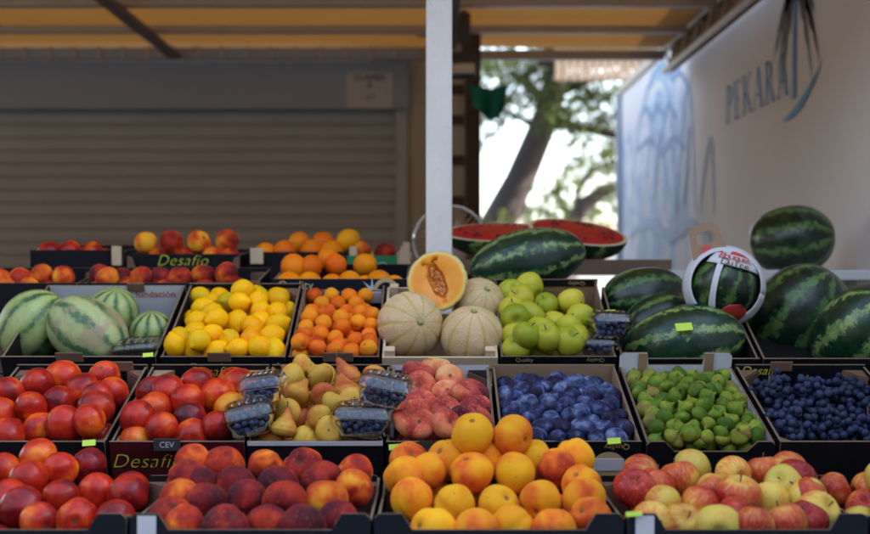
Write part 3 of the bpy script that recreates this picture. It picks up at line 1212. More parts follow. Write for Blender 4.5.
# corner pillar at the kiosk's end
YP = 5.9
pil = empty('kiosk_pillar', (.1, YP, 0))
tag(pil, 'dark brown timber pillar at the kiosk corner behind the white post', 'pillar')
px0, px1, px2 = P(449, 0, YP).x, P(466, 0, YP).x, P(481, 0, YP).x
for nm, a, b, m_, dy in (('cladding', px0, px1, 'jamb_paint', .02), ('post', px1 + .001, px2, 'wood_dark', 0)):
    o = MB().box((a, YP + dy, 0), (b, YP + .2, 2.5)).build(nm, m_, pil, bevel=.004)
    o.location = (-.1, -YP, 0)
for zz in (1.55, 1.75, 1.95, 2.1):
    o = MB().box((px0 + .01, YP + .012, zz), (px1 - .01, YP + .0195, zz + .05)).build('batten', 'wood_dark', pil)
    o.location = (-.1, -YP, 0)
# flood light
fl = empty('flood_light', P(464, 68, 5.4))
tag(fl, 'dark floodlight with silver reflector band beside the top of the white post', 'lamp')
MB().box((-.065, 0, -.04), (.055, .09, .075)).build('housing', 'metal_dark', fl, bevel=.01)
MB().box((-.058, -.012, -.028), (.048, -.0005, .022)).build('reflector', 'chrome', fl, bevel=.006)
MB().tube([(0, .045, .07), (0, .045, .30)], .012).build('bracket', 'metal_dark', fl)
MB().box((-.03, .03, .12), (.03, .06, .26)).build('ballast_box', 'metal_dark', fl, bevel=.005)

# ---- awning: steel frame and orange canvas
aw = empty('awning', (0, 4.3, 2.4))
tag(aw, 'orange canvas awning on a grey steel frame over the fruit stall', 'awning')


def ap(mb, name, mat, bevel=0, smooth=False):
    o = mb.build(name, mat, aw, smooth, bevel=bevel)
    o.location = (0, -4.3, -2.4)
    return o


YA, YB = 2.75, 6.42
XA0, XA1 = -4.8, 1.27
nxs, nys = 60, 40
v, f = [], []
for j in range(nys + 1):
    for i in range(nxs + 1):
        x = XA0 + (XA1 - XA0) * i / nxs
        y = YA + (YB - YA) * j / nys
        z = 2.418 + .006 * math.sin(y * 9.2) + .008 * mnoise.noise(Vector((x * 1.5, y * 2, 0)))
        v.append((x, y, z))
for j in range(nys):
    for i in range(nxs):
        a = j * (nxs + 1) + i
        f.append((a, a + 1, a + nxs + 2, a + nxs + 1))
ap(MB().add(v, f), 'canvas', 'canvas', smooth=True)
for yy, z0, z1, m_ in ((2.77, 2.36, 2.40, 'metal_grey'), (3.4, 2.36, 2.40, 'metal_grey'), (4.4, 2.36, 2.40, 'metal_grey'), (5.12, 2.365, 2.40, 'metal_grey'), (5.7, 2.365, 2.40, 'metal_grey'), (6.26, 2.335, 2.385, 'metal_grey')):
    ap(MB().box((XA0, yy, z0), (XA1 - .07, yy + .05, z1)), 'cross_beam', m_, .004)
for xx in (-4.2, -2.9, -1.38, .045):
    ap(MB().box((xx, YA, 2.33), (xx + .06, 6.22, 2.358)), 'rafter', 'metal_rust', .003)
# lattice truss along the right edge
for zz, xx in ((2.30, 1.23), (2.42, 1.23)):
    ap(MB().tube([(xx, YA, zz), (xx, YB, zz)], .018), 'truss_chord', 'metal_grey', smooth=True)
n = 26
for i in range(n):
    y0 = YA + (YB - YA) * i / n
    y1 = YA + (YB - YA) * (i + 1) / n
    a, b = (2.30, 2.42) if i % 2 else (2.42, 2.30)
    ap(MB().tube([(1.23, y0, a), (1.23, y1, b)], .008, 6), 'truss_web', 'metal_grey')
ap(MB().box((1.262, YA, 2.285), (1.266, YB, 2.425)), 'sky_gap_strip', 'canvas')  # canvas strip added to dim the bright sky gap behind the truss
# pale batten with clips where the canvas meets the kiosk
ap(MB().box((XA0, 6.235, 2.336), (kx1 - .02, 6.258, 2.392)), 'edge_batten', 'box_paint')
for i in range(36):
    xx = XA0 + .1 + i * .128
    if xx < kx1 - .05:
        ap(MB().box((xx, 6.226, 2.33), (xx + .018, 6.2345, 2.398)), 'clip', 'metal_grey')
# white post carrying the awning
YPST = 3.32
pp = empty('awning_post', (P(439, 0, YPST).x, YPST, 0))
tag(pp, 'white square steel post rising behind the melons at the stall centre', 'post')
MB().box((-.036, -.036, 0), (.036, .036, 2.352)).build('shaft', 'post_paint', pp, bevel=.005)
MB().box((-.09, -.09, 0), (.09, .09, .012)).build('base_plate', 'metal_grey', pp)
MB().box((-.08, -.06, 2.3525), (.08, .06, 2.359)).build('top_plate', 'metal_grey', pp)

# teal cloth hung from the pillar
cl = MB()
nu_, nv_ = 24, 16
c0 = P(468, 84, 5.7)
for j in range(nv_ + 1):
    for i in range(nu_ + 1):
        a, b = i / nu_, j / nv_
        wd = .19 * (1 - .35 * b * (1 if True else 0))
        x = c0.x + .19 * a * (1 - .25 * b) + .03 * b
        dz = .155 * b * (1 - .5 * abs(a - .62)) + .02 * math.sin(a * 3.1)
        cl.v.append(Vector((x, 5.7 + .022 * math.sin(a * 14 + b * 2) * (.3 + b), c0.z - dz)))
for j in range(nv_):
    for i in range(nu_):
        a = j * (nu_ + 1) + i
        cl.f.append([a, a + 1, a + nu_ + 2, a + nu_ + 1])
        cl.mi.append(0)
o = cl.build('hanging_cloth', 'teal_cloth', smooth=True)
sol = o.modifiers.new('thick', 'SOLIDIFY')
sol.thickness = .003
tag(o, 'teal green cloth hanging from the dark pillar', 'cloth')

# ---- far tiled lean-to roof
lr = empty('slatted_screen', P(598, 80, 9.6))
tag(lr, 'brown slatted timber eave screen beyond the end of the mural wall', 'screen')
for i in range(15):
    x = -.34 + i * .062
    MB().box((x, 0, .0), (x + .048, .012, .30)).build('slat', 'tile_roof', lr)
MB().box((-.36, .0125, .0), (.62, .05, .035)).build('rail', 'wood_brown', lr)
MB().box((-.36, .0125, .20), (.62, .05, .235)).build('rail', 'wood_brown', lr)
MB().box((-.40, -.02, .303), (1.2, 1.2, .36)).build('roof_deck', 'wood_dark', lr)
MB().box((.72, .3, -2.9), (.84, .42, .30)).build('post', 'wood_dark', lr)

# ---- pine trees
def tree(loc_list, name, label, branches, clumps, seed):
    rr = random.Random(seed)
    base = Vector((loc_list[0][0].x, loc_list[0][0].y, 0))
    root = empty(name, base)
    tag(root, label, 'tree', 'pine trees beyond the stall')
    mb = MB()
    pts = [p for p, r in loc_list]
    mb.tube([p - base for p in pts], [r * .82 for p, r in loc_list], 12)
    mb.build('trunk', 'bark', root, True)
    for br in branches:
        MB().tube([p - base for p, r in br], [r for p, r in br], 8).build('limb', 'bark', root, True)
    V, F = [], []
    for c, rad, n_ in clumps:
        # each clump is many needle tufts on short twigs
        for _ in range(int(n_ * .62)):
            d = Vector((rr.gauss(0, 1), rr.gauss(0, 1), rr.gauss(0, .7)))
            d *= rad * .55
            q = c + d - base
            ax = Vector((rr.gauss(0, 1), rr.gauss(0, 1), rr.gauss(.6, 1))).normalized()
            for _k in range(5):
                dv = (ax + Vector((rr.gauss(0, 1), rr.gauss(0, 1), rr.gauss(0, 1))) * .55).normalized()
                sd = dv.cross(Vector((rr.random(), rr.random(), rr.random()))).normalized() * .007
                L = rr.uniform(.06, .11)
                i0 = len(V)
                V += [q - sd, q + sd, q + dv * L + sd * .4, q + dv * L - sd * .4]
                F.append((i0, i0 + 1, i0 + 2, i0 + 3))
    me = mesh('crown', V, F)
    link('crown', me, root, ['pine_foliage'])
    return root


YT = 11.0


def pt(x, y, r, Y=YT):
    return (P(x, y, Y), r)


rr = random.Random(3)
cl1 = []
for (x, y, rad, n_) in [(492, 70, .26, 160), (515, 66, .22, 130), (530, 84, .24, 150), (489, 98, .2, 110), (510, 104, .2, 90), (548, 100, .26, 200), (562, 122, .2, 130), (545, 62, .25, 150),
                        (500, 122, .15, 50), (486, 140, .12, 25), (575, 78, .25, 130), (590, 100, .24, 140), (612, 92, .22, 110), (604, 120, .22, 110), (620, 134, .22, 90), (580, 142, .14, 40),
                        (600, 158, .2, 80), (575, 165, .14, 35), (618, 172, .2, 70), (545, 208, .2, 80), (528, 222, .2, 80), (560, 190, .16, 60), (555, 225, .2, 70), (520, 205, .1, 20),
                        (505, 222, .12, 20), (470, 60, .3, 150), (455, 100, .3, 150), (560, 30, .35, 200), (600, 20, .35, 200), (520, 20, .35, 200), (480, 10, .35, 200), (640, 60, .3, 150), (650, 110, .3, 100)]:
    cl1.append((P(x, y, YT + rr.uniform(-1.2, 1.0)), rad, n_))
tree([(Vector((P(470, 0, YT).x, YT, 0)), .30), pt(478, 262, .25), pt(497, 225, .20), pt(520, 180, .17), pt(541, 130, .155), pt(550, 104, .15), pt(562, 50, .13), pt(585, -30, .10), pt(600, -120, .05)],
     'pine_tree', 'thick leaning pine trunk and crown seen through the gap beside the post',
     [[pt(545, 120, .07), pt(575, 126, .05), pt(603, 132, .04, 10.8), pt(640, 142, .03, 10.6)], [pt(548, 105, .06), pt(532, 88, .05), pt(510, 72, .03)], [pt(552, 95, .05), pt(590, 80, .035), pt(630, 70, .025)],
      [pt(541, 130, .035), pt(520, 118, .025), pt(495, 108, .015)]], cl1, 1)
cl2 = []
for (x, y, rad, n_) in [(590, 178, .2, 70), (610, 190, .2, 70), (575, 205, .2, 70), (600, 212, .2, 60), (625, 205, .2, 60), (565, 178, .15, 40), (640, 180, .3, 100), (585, 225, .25, 80), (615, 150, .15, 40), (595, 232, .3, 80)]:
    cl2.append((P(x, y, 12.5 + rr.uniform(-.8, .8)), rad, n_))
tree([(Vector((P(560, 0, 12.5).x, 12.5, 0)), .2), pt(565, 262, .17, 12.5), pt(573, 222, .12, 12.5), pt(582, 207, .11, 12.5), pt(604, 190, .085, 12.5), pt(628, 184, .07, 12.5), pt(670, 170, .05, 12.5)],
     'pine_tree', 'lower pine with a near-horizontal bough, right of the leaning trunk',
     [[pt(576, 215, .06, 12.5), pt(578, 190, .04, 12.5), pt(590, 172, .03, 12.5), pt(620, 160, .02, 12.5)], [pt(573, 222, .05, 12.5), pt(560, 200, .035, 12.5), pt(557, 180, .02, 12.5)]], cl2, 2)

# ---- unseen dark kiosks, added to block low front and side light
ok = empty('added_shade_kiosk', (0, -5.5, 0))
tag(ok, 'unseen dark kiosk added behind the camera to block low sky light', 'kiosk')
MB().box((-8, -3, 0), (8, 0, 4.6)).build('wall', 'metal_dark', ok)
MB().box((-8.4, -3.4, 4.603), (8.4, .5, 4.8)).build('roof', 'wood_brown', ok)
MB().box((-1.2, .003, 0), (-.2, .05, 2.1)).build('door', 'wood_brown', ok)
nk = empty('added_shade_kiosk', (-6.5, .5, 0))  # second unseen block, added to keep low light off the left side
tag(nk, 'unseen dark kiosk added left of the stall to block low side light', 'kiosk')
MB().box((-3, -4.5, 0), (0, 5, 3.6)).build('wall', 'metal_dark', nk)
MB().box((-3.2, -4.8, 3.603), (.4, 5.3, 3.75)).build('roof', 'wood_brown', nk)

# ---- low pale building far beyond
fb = empty('far_house', (4, 32, 0))
tag(fb, 'pale house far beyond the pines', 'building')
MB().box((-9, 0, 0), (6, 8, 1.9)).build('wall', 'far_building', fb)
MB().add([(-9.4, -.4, 1.9), (6.4, -.4, 1.9), (6.4, 8.4, 1.9), (-9.4, 8.4, 1.9), (-9.4, 4, 2.6), (6.4, 4, 2.6)], [(0, 1, 5, 4), (2, 3, 4, 5), (1, 2, 5), (3, 0, 4), (0, 3, 2, 1)]).build('roof', 'tile_roof', fb)

# ================================================================== THE STALL
ROW = {1: (514, 1.93, .36, .15, 0), 2: (442, 2.36, .38, .12, 19), 3: (357, 2.78, .38, .12, 26), 4: (283, 3.18, .29, .078, 8), 5: (254, 3.53, .28, .085, 4)}
st = empty('display_stand', (0, 2.9, 0))
tag(st, 'dark stepped timber stand carrying all the fruit crates', 'stand')
for rn, (py, Y, D, H, tl) in ROW.items():
    lip = P(435, py, Y)
    Rm = Euler((R(tl), 0, 0)).to_matrix()
    org = lip - Rm @ Vector((0, 0, H))
    M = Matrix.Translation(org - Vector((0, 2.9, 0))) @ Rm.to_4x4()
    x1 = 1.32 if rn <= 3 else -.02
    x0 = -1.25 - .12 * rn
    for q in range(3):
        a, b = D * q / 3 + .004, D * (q + 1) / 3 - .004
        MB().box((x0, a, -.022), (x1, b, -.002), M=M).build('shelf_board', 'wood_dark', st)
    front = M @ Vector((0, .01, -.024))
    if rn == 1:
        MB().box((x0, front.y, .05), (x1, front.y + .02, front.z)).build('front_board', 'wood_dark', st)
    for xx in (x0 + .05, x0 * .3 + x1 * .7 - .2, x1 - .05):
        back = M @ Vector((0, D - .03, -.024))
        for q in (front, back):
            MB().box((xx - .02, q.y + .021, 0), (xx + .02, q.y + .055, q.z - (.012 if q is front else .02))).build('leg', 'wood_dark', st)


def crate(row, px0, px1, label, **kw):
    py, Y, D, H, tl = ROW[row]
    py = kw.pop('py', py)
    Y = kw.pop('Y', Y)
    D = kw.pop('D', D)
    H = kw.pop('H', H)
    return make_crate(px0, px1, py, Y, D, H, kw.pop('tilt', tl), label, **kw)


def face_text(c, txt, size, mat, u, z, shear=0.0, flip=False, parent=None, back=False, offset=0.0, space=1.0):
    """print on the outside of the front panel, or on the inside of the back panel"""
    y = -.0012 if not back else c.D - T - .0012
    return lettering(txt, size, mat, parent or (c.back if back else c.front), (u, y, z), (1, 0, 0), (0, 0, 1), shear, flip, offset, space)


def strip(c, mat, z0, z1, back=False, h=None):
    h = h or c.w / 2
    if back:
        return MB().box((-h + .008, c.D - T - .0025, z0), (h - .008, c.D - T - .0004, z1)).build('printed_strip', mat, c.back)
    return MB().box((-h + .0005, -.0011, z0), (h - .0005, -.0003, z1)).build('printed_strip', mat, c.front)


# ---------- row 1
FR = (.026, .045, .016)
c1a = crate(1, -114, 126, 'navy cardboard crate of nectarines at the front left corner', outer='card_navy', inner='card_black', front=FR, back=FR, side_drop=.02, gusset=.05)
c1b = crate(1, 130, 370, 'navy cardboard crate of dark red peaches at the front', outer='card_navy', inner='card_black', front=FR, back=FR, side_drop=.02, gusset=.05)
c1c = crate(1, 374, 624, 'navy cardboard crate of yellow peaches in the front middle', outer='card_navy', inner='card_black', front=FR, back=FR, side_drop=.02, gusset=.05)
c1d = crate(1, 628, 868, 'navy cardboard crate of red and yellow apples at the front right', outer='card_navy', inner='card_black', front=FR, back=FR, side_drop=.02, gusset=.05)
c1e = crate(1, 872, 1110, 'navy cardboard crate of apples past the front right crate', outer='card_navy', inner='card_black', front=FR, back=FR, side_drop=.02, gusset=.05)
for c in (c1b, c1d):
    MB().box((-c.w / 2 + .012, -.0015, c.H - .055), (-c.w / 2 + .042, -.0003, c.H - .003)).build('white_flap', 'card_white', c.root)
B1 = (2.0, .818, .25)
heap('nectarine', c1a, [(88, 465), (96, 491), (128, 496), (60, 470), (62, 498), (30, 480), (22, 508), (74, 520), (112, 519), (40, 458), (3, 470), (10, 500), (45, 522)], .035, 0,
     ['orange nectarine', 'red nectarine', 'dark red nectarine'], 'of the front left crate', 'nectarine', 'nectarines in the front left crate', base=B1, blush=(.3, .72))
heap('peach', c1b, [(186.6, 462), (222.7, 466.4), (159.4, 481), (172.5, 498), (200.7, 486.6), (208.6, 503), (185.7, 527), (226, 529), (245.6, 500.7), (235, 487.5), (157, 520),
                    (265.8, 468), (302.8, 468), (284, 503), (324.8, 500.7), (266.7, 528), (302.8, 528), (353, 489), (353.8, 473.4), (324, 482), (278, 487.5), (338, 522)], .0380, 0,
     ['orange-red peach', 'red peach', 'dark crimson peach'], 'of the front peach crate', 'peach', 'dark red peaches in the front crate', base=B1, bias=(0, -.5, .4), spread=2.2, tw=.15,
     setb={0: .42, 1: .35, 2: .45, 3: .52, 4: .7, 5: .62, 6: .5, 7: .72, 8: .85, 9: .6, 10: .5, 11: .45, 12: .45, 13: .65, 14: .42, 15: .7, 16: .7, 17: .45, 18: .4, 19: .7, 20: .85, 21: .7})
heap('yellow_peach', c1c, [(384.4, 478.5), (428.5, 471.5), (408.7, 460), (472.6, 435.5), (471.4, 471.5), (412, 499.4), (454, 505), (434, 530.7), (476, 530.7), (448, 458),
                           (512.5, 439), (514.8, 470.4), (557.8, 468), (572.9, 457.6), (498.6, 505), (540.4, 500.6), (592.6, 499.4), (512.5, 528), (554, 529.6), (582, 484), (534.6, 457.6), (491.6, 456.4), (606, 518)], .0385, 0,
     ['yellow peach', 'orange-yellow peach', 'red-blushed peach'], 'of the front middle crate', 'peach', 'yellow peaches in the front middle crate', base=B1, bias=(0, -.5, .4), spread=2.2, tw=.15,
     setb={0: .3, 1: .5, 2: .62, 3: .08, 4: .28, 5: .5, 6: .22, 7: .35, 8: .4, 9: .3, 10: .45, 11: .25, 12: .62, 13: .35, 14: .28, 15: .4, 16: .42, 17: .5, 18: .5, 19: .35, 20: .2, 21: .55, 22: .85})
heap('red_apple', c1d, [(640, 474), (634, 490), (655, 485), (660.7, 503), (678.4, 479.5), (691, 467.7), (699.6, 505.4), (713.7, 493.6), (732.6, 474.8), (764.4, 473.6), (740.8, 497), (766.7, 500), (735, 516),
                        (685.4, 525.4), (718.4, 526.6), (756, 529), (788, 486.5), (786, 524), (803, 472), (818, 497), (838, 480), (808, 521), (836, 512), (856, 497), (652, 524)], .0365, 0,
     ['yellow apple', 'red-and-yellow apple', 'red apple'], 'of the front right apple crate', 'apple', 'apples in the front right crate', base=B1, bias=(0, -.3, .9), spread=1.3, parts=(('stem', STEM),),
     setb={0: .8, 1: .85, 2: .65, 3: .22, 4: .48, 5: .15, 6: .58, 7: .6, 8: .3, 9: .7, 10: .5, 11: .2, 12: .72, 13: .6, 14: .05, 15: .6, 16: .35, 17: .6})

heap('red_apple', c1e, [(885, 478), (905, 470), (890, 505), (925, 490), (945, 475), (930, 515), (960, 505), (980, 485), (1010, 480), (1000, 510), (1040, 490)], .0365, 0, ['yellow apple', 'red-and-yellow apple', 'red apple'], 'of the crate past the front right', 'apple', 'apples past the front right crate', base=B1, bias=(0, -.3, .9), spread=1.3, parts=(('stem', STEM),), blush=(.2, .7), depth=1.3)

# ---------- row 2
c2a = crate(2, -46, 104, 'black crate of nectarines at the left end of the second tier', gusset=.04, tabs=((.62, 'b', .05),))
c2b = crate(2, 109, 244, 'black crate of nectarines with yellow Desafio print on a maroon front', gusset=.045, gmat='kraft', outer='card_maroon')
c2c = crate(2, 247, 383, 'black crate of pears and blueberry punnets with pale front rim', gusset=.045, gmat='kraft_dark', inner='card_black', tabs=())
strip(c2c, 'card_white', c2c.H - .008, c2c.H + .001)
c2d = crate(2, 386, 497, 'crate of flat peaches with white printed back panel', gusset=.04, gmat='card_black', back_inner='card_white', side_inner='card_white', tabs=((.0, 'b', .05),))
c2e = crate(2, 501, 642, 'brown cardboard crate of blue plums with black Quality rim', outer='card_black', inner='kraft')
c2f = crate(2, 647, 776, 'cardboard crate of green figs with white upright back corners', outer='card_black', inner='card_white', back=(.03, .062, .004), front=(.022, .035, .02), back_rise=.030, edge='kraft_dark', gusset=None)
c2g = crate(2, 781, 930, 'black crate of dark grapes at the right end of the second tier', gusset=.045, tabs=((-.3, 'b', .05),))
face_text(c2b, 'Desafio', .044, 'ink_yellow', -.062, c2b.H - .043, .35, space=1.05, offset=-.0008)
face_text(c2b, 'Desafio', .032, 'ink_yellow', .0, c2b.H - .016, .35, back=True, offset=-.0005)
face_text(c2d, 'fundación', .040, 'kraft', .028, c2d.H - .036, 0, back=True)
face_text(c2d, 'fine', .026, 'ink_white', -.085, c2d.H - .022, .25)
strip(c2e, 'card_black', c2e.H - .020, c2e.H + .0008)
face_text(c2e, 'Quality', .017, 'ink_gold', -.085, c2e.H - .010)
face_text(c2e, 'Quality', .017, 'ink_gold', .09, c2e.H - .010, flip=True)
gd = MB().tube([(.075, -.0016, c2e.H - .056), (.075, -.0004, c2e.H - .056)], .034, 28).build('printed_disc', 'ink_gold', c2e.front)
MB().box((.045, -.0035, c2e.H - .062), (.105, -.002, c2e.H - .036)).build('paper_label', 'card_white', c2e.front)
wr = MB()
for k2 in range(6):
    a = k2 * 1.05
    wr.tube([(.02, -.002, c2e.H - .045), (.02 + .012 * math.cos(a), -.006, c2e.H - .045 + .010 * math.sin(a)), (.02 + .024 * math.cos(a + .5), -.003, c2e.H - .045 + .020 * math.sin(a + .5))], .0022, 5)
wr.build('ribbon', 'card_white', c2e.front)
for s in (-1, 1):      # brown folded edge of the fig crate's white corners
    xx = s * (c2f.w / 2) - s * .062
    MB().box((xx - (.020 if s < 0 else -.0), c2f.D - T - .004, c2f.H - .035), (xx + (.0 if s < 0 else .020), c2f.D - T - .0005, c2f.H + .0295)).build('corner_fold', 'kraft', c2f.root)
face_text(c2g, 'Desafio', .03, 'ink_yellow', -.09, c2g.H - .014, .35, back=True)

heap('nectarine', c2a, [(104.5, 376), (84, 391), (113, 393), (97.6, 398), (106, 409), (92.7, 422), (62, 378), (58, 402), (66, 425), (36, 385), (30, 408), (38, 430), (10, 392), (2, 415), (10, 436), (-25, 425)], .0365, .014,
     ['orange-red nectarine', 'red nectarine', 'dark red nectarine'], 'of the left end crate, second tier', 'nectarine', 'nectarines in the second tier end crate', blush=(.36, .72))
heap('nectarine', c2b, [(132, 421), (166, 393), (197, 384), (189, 401.6), (215, 396), (238, 386), (156, 409), (163, 430), (188, 419), (215, 428), (190, 441), (140, 392), (136, 441), (238, 410)], .036, .014,
     ['orange-red nectarine', 'red nectarine', 'dark red nectarine'], 'of the Desafio crate', 'nectarine', 'nectarines in the maroon printed crate', clear=[(solve(c2c, [q], .03, .02)[0], .08) for q in ((253, 420), (266, 395))], blush=(.36, .72), setb={8: .98, 10: .35})
heap('pear', c2c, [(297.8, 392.8), (288.4, 411.5), (319, 418), (323, 393.7), (318, 376), (302.5, 367), (294, 378), (272, 440), (306, 440), (283.7, 430), (329, 438), (347, 377), (345, 390), (343, 440), (349.6, 400), (334, 404)], .0295, .020,
     ['yellow-green pear', 'golden pear', 'pear with red blush'], 'of the pear crate', 'pear', 'pears in the second tier', blush=(.2, .8), clear=[(solve(c2c, [q], .03, .02)[0], .075) for q in ((253, 420), (266, 395), (361, 424), (383, 395))], parts=(('stem', PSTEM), ('calyx', PCAL)), sep=.98, depth=1.6, bias=(.2, .5, .1), spread=.9,
     fixed={0: (.3, .7, .5), 1: (.2, .9, .1), 2: (-.3, .9, .1), 3: (-.1, .8, .2), 4: (-.5, .3, .3), 5: (.9, .3, -.1), 8: (.9, -.1, -.2), 11: (-.35, .1, .9), 13: (.1, .95, .1), 7: (.3, .9, .1)})
heap('flat_peach', c2d, [(435.6, 367), (419, 373), (450, 379), (480, 390), (420, 386), (448, 393), (422, 401.5), (468.6, 396), (449, 410.8), (470.6, 410), (417, 414), (416, 428), (447, 427), (398, 440), (480, 404.6), (481, 418), (427, 442), (400, 428), (455, 442), (466, 425), (478, 434)], .035, .010,
     ['pale flat peach', 'pinkish red flat peach', 'dark red flat peach'], 'of the flat peach crate', 'peach', 'flat peaches in the second tier', blush=(.4, .85), sep=.80, bias=(0, -.55, .8), spread=.55, depth=1.1, setb={0: .25, 2: .32, 5: .3})


def fill(kind, c, r, cols, rows_, off, label, group, cat, blush, layers=2, sep=.95, bias=None, spread=1, parts=(), margin=.0, crown=.0, drop=.0):
    pts, labs = [], []
    h = c.w / 2 - T - r * .95 - margin
    for L in range(layers):
        for j in range(rows_):
            for i in range(cols):
                x = -h + 2 * h * ((i + (.5 if (j + L) % 2 else 0)) / (cols - .5))
                y = r + .008 + (c.D - 2 * r - .016) * (j + .3 * L) / (rows_ - 1 + .3 * L)
                z = c.H + off - L * r * 1.55 + crown * (1 - (x / h) ** 2) * math.sin(math.pi * min(1, max(0, y / c.D))) - drop * (y / c.D) ** 2
                labs.append(label if L else f'{label}, {ORD[i]} from left in row {["one", "two", "three", "four", "five", "six", "seven", "eight", "nine", "ten", "eleven"][j]} from the front')
                pts.append(c.M @ Vector((x + random.uniform(-.35, .35) * r, y + random.uniform(-.35, .35) * r, z + random.uniform(-.28, .28) * r)))
    rs = [r * random.uniform(.86, 1.1) for _ in pts]
    _, pts = relax([], [], pts, rs, sep, 40)
    for p, q, lb in zip(pts, rs, labs):
        lp = c.Minv @ p
        lp.x = max(-c.w / 2 + T + q, min(c.w / 2 - T - q, lp.x))
        lp.y = max(T + q, min(c.D - T - q, lp.y))
        add_fruit(kind, c.M @ lp, q, lb if lb != label else label + ', lower layer', group if lb != label else group + ', lower layer', cat, random.uniform(*blush), rnd_quat(bias, spread), parts)


fill('plum', c2e, .0212, 6, 9, -.014, 'blue plum in the Quality crate', 'plums in the brown Quality crate', 'plum', (.15, .8), 2, .98, crown=.014, drop=.028)
fill('fig', c2f, .0188, 7, 10, -.006, 'green fig in the white-cornered crate', 'figs in the crate with white corners', 'fig', (.0, .85), 2, .98, bias=(0, .1, .5), spread=1.2, crown=.018, drop=.02)
for i, (px, py) in enumerate([(700, 442), (693, 432), (722, 438), (744, 432), (676, 440)]):
    p = P(px, py + 2, 2.375 + .012 * i)
    p = solve(c2f, [(px, py)], .018, .024)[0]
    add_fruit('fig', p, .0178, ['yellow-green fig spilling over the front rim dip of the fig crate', 'green fig next behind the spilling fig at the rim dip', 'olive fig right of the fig spilling over the rim', 'rightmost green fig lying at the front rim of the fig crate', 'leftmost green fig lying at the front rim of the fig crate'][i], 'figs at the front rim', 'fig', .5 + .1 * i, rnd_quat((.3, -.1, .8), .5))


# ---------- grapes
def sphere_mesh(nu, nv):
    v, f = [(0, 0, 1)], []
    for j in range(1, nv):
        for i in range(nu):
            a, b = math.pi * j / nv, 2 * math.pi * i / nu
            v.append((math.sin(a) * math.cos(b), math.sin(a) * math.sin(b), math.cos(a)))
    v.append((0, 0, -1))
    for i in range(nu):
        f.append((0, 1 + i, 1 + (i + 1) % nu))
        for j in range(nv - 2):
            a, b = 1 + j * nu, 1 + (j + 1) * nu
            f.append((a + i, b + i, b + (i + 1) % nu, a + (i + 1) % nu))
        a = 1 + (nv - 2) * nu
        f.append((len(v) - 1, a + (i + 1) % nu, a + i))
    return v, f


SPV, SPF = sphere_mesh(10, 7)


def berries(name, pts, rads, mat, parent=None):
    mb = MB()
    for p, r in zip(pts, rads):
        mb.add([Vector(p) + Vector(q) * r for q in SPV], SPF)
    return mb.build(name, mat, parent, True)


GL = ['grape bunch at the back left of the right end crate', 'grape bunch at the back middle of the right end crate', 'grape bunch at the front left of the right end crate', 'grape bunch at the front middle of the right end crate',
      'grape bunch at the back right of the right end crate', 'grape bunch at the front right of the right end crate']
for i, (u, v_) in enumerate([(-.085, .27), (0, .27), (-.085, .12), (0, .12), (.085, .27), (.085, .12)]):
    base = c2g.M @ Vector((u, v_, c2g.H - .035))
    root = empty('grape_bunch', base)
    tag(root, 'dark blue ' + GL[i], 'grapes', 'grape bunches in the right end crate')
    pts, rads = [], []
    for _ in range(330):
        d = Vector((random.gauss(0, .020), random.gauss(0, .036), random.gauss(0, .020)))
        if d.length > .085:
            continue
        if all((d - q).length > .0135 for q in pts):
            pts.append(d)
            rads.append(random.uniform(.0075, .0092))
    berries('berries', pts, rads, 'grape', root)['kind'] = 'stuff'
    MB().tube([(0, .03, .01), (.005, .055, .03), (.01, .07, .045)], .003, 6).build('stem', 'stalk', root)


# ---------- blueberry punnets
def rrect(hx, hy, r, n=5):
    out = []
    for cx, cy, a0 in ((hx - r, hy - r, 0), (-hx + r, hy - r, 90), (-hx + r, -hy + r, 180), (hx - r, -hy + r, 270)):
        for i in range(n + 1):
            a = R(a0 + 90 * i / n)
            out.append((cx + r * math.cos(a), cy + r * math.sin(a)))
    return out


def loft(secs):
    """secs: (hx, hy, radius, z) lists joined by quads, last one capped"""
    mb = MB()
    rings = [[Vector((a, b, s[3])) for a, b in rrect(s[0], s[1], s[2])] for s in secs]
    n = len(rings[0])
    mb.v = [q for r in rings for q in r]
    for i in range(len(rings) - 1):
        for k2 in range(n):
            mb.f.append([i * n + k2, i * n + (k2 + 1) % n, (i + 1) * n + (k2 + 1) % n, (i + 1) * n + k2])
            mb.mi.append(0)
    mb.f.append([(len(rings) - 1) * n + k2 for k2 in range(n)])
    mb.mi.append(0)
    return mb


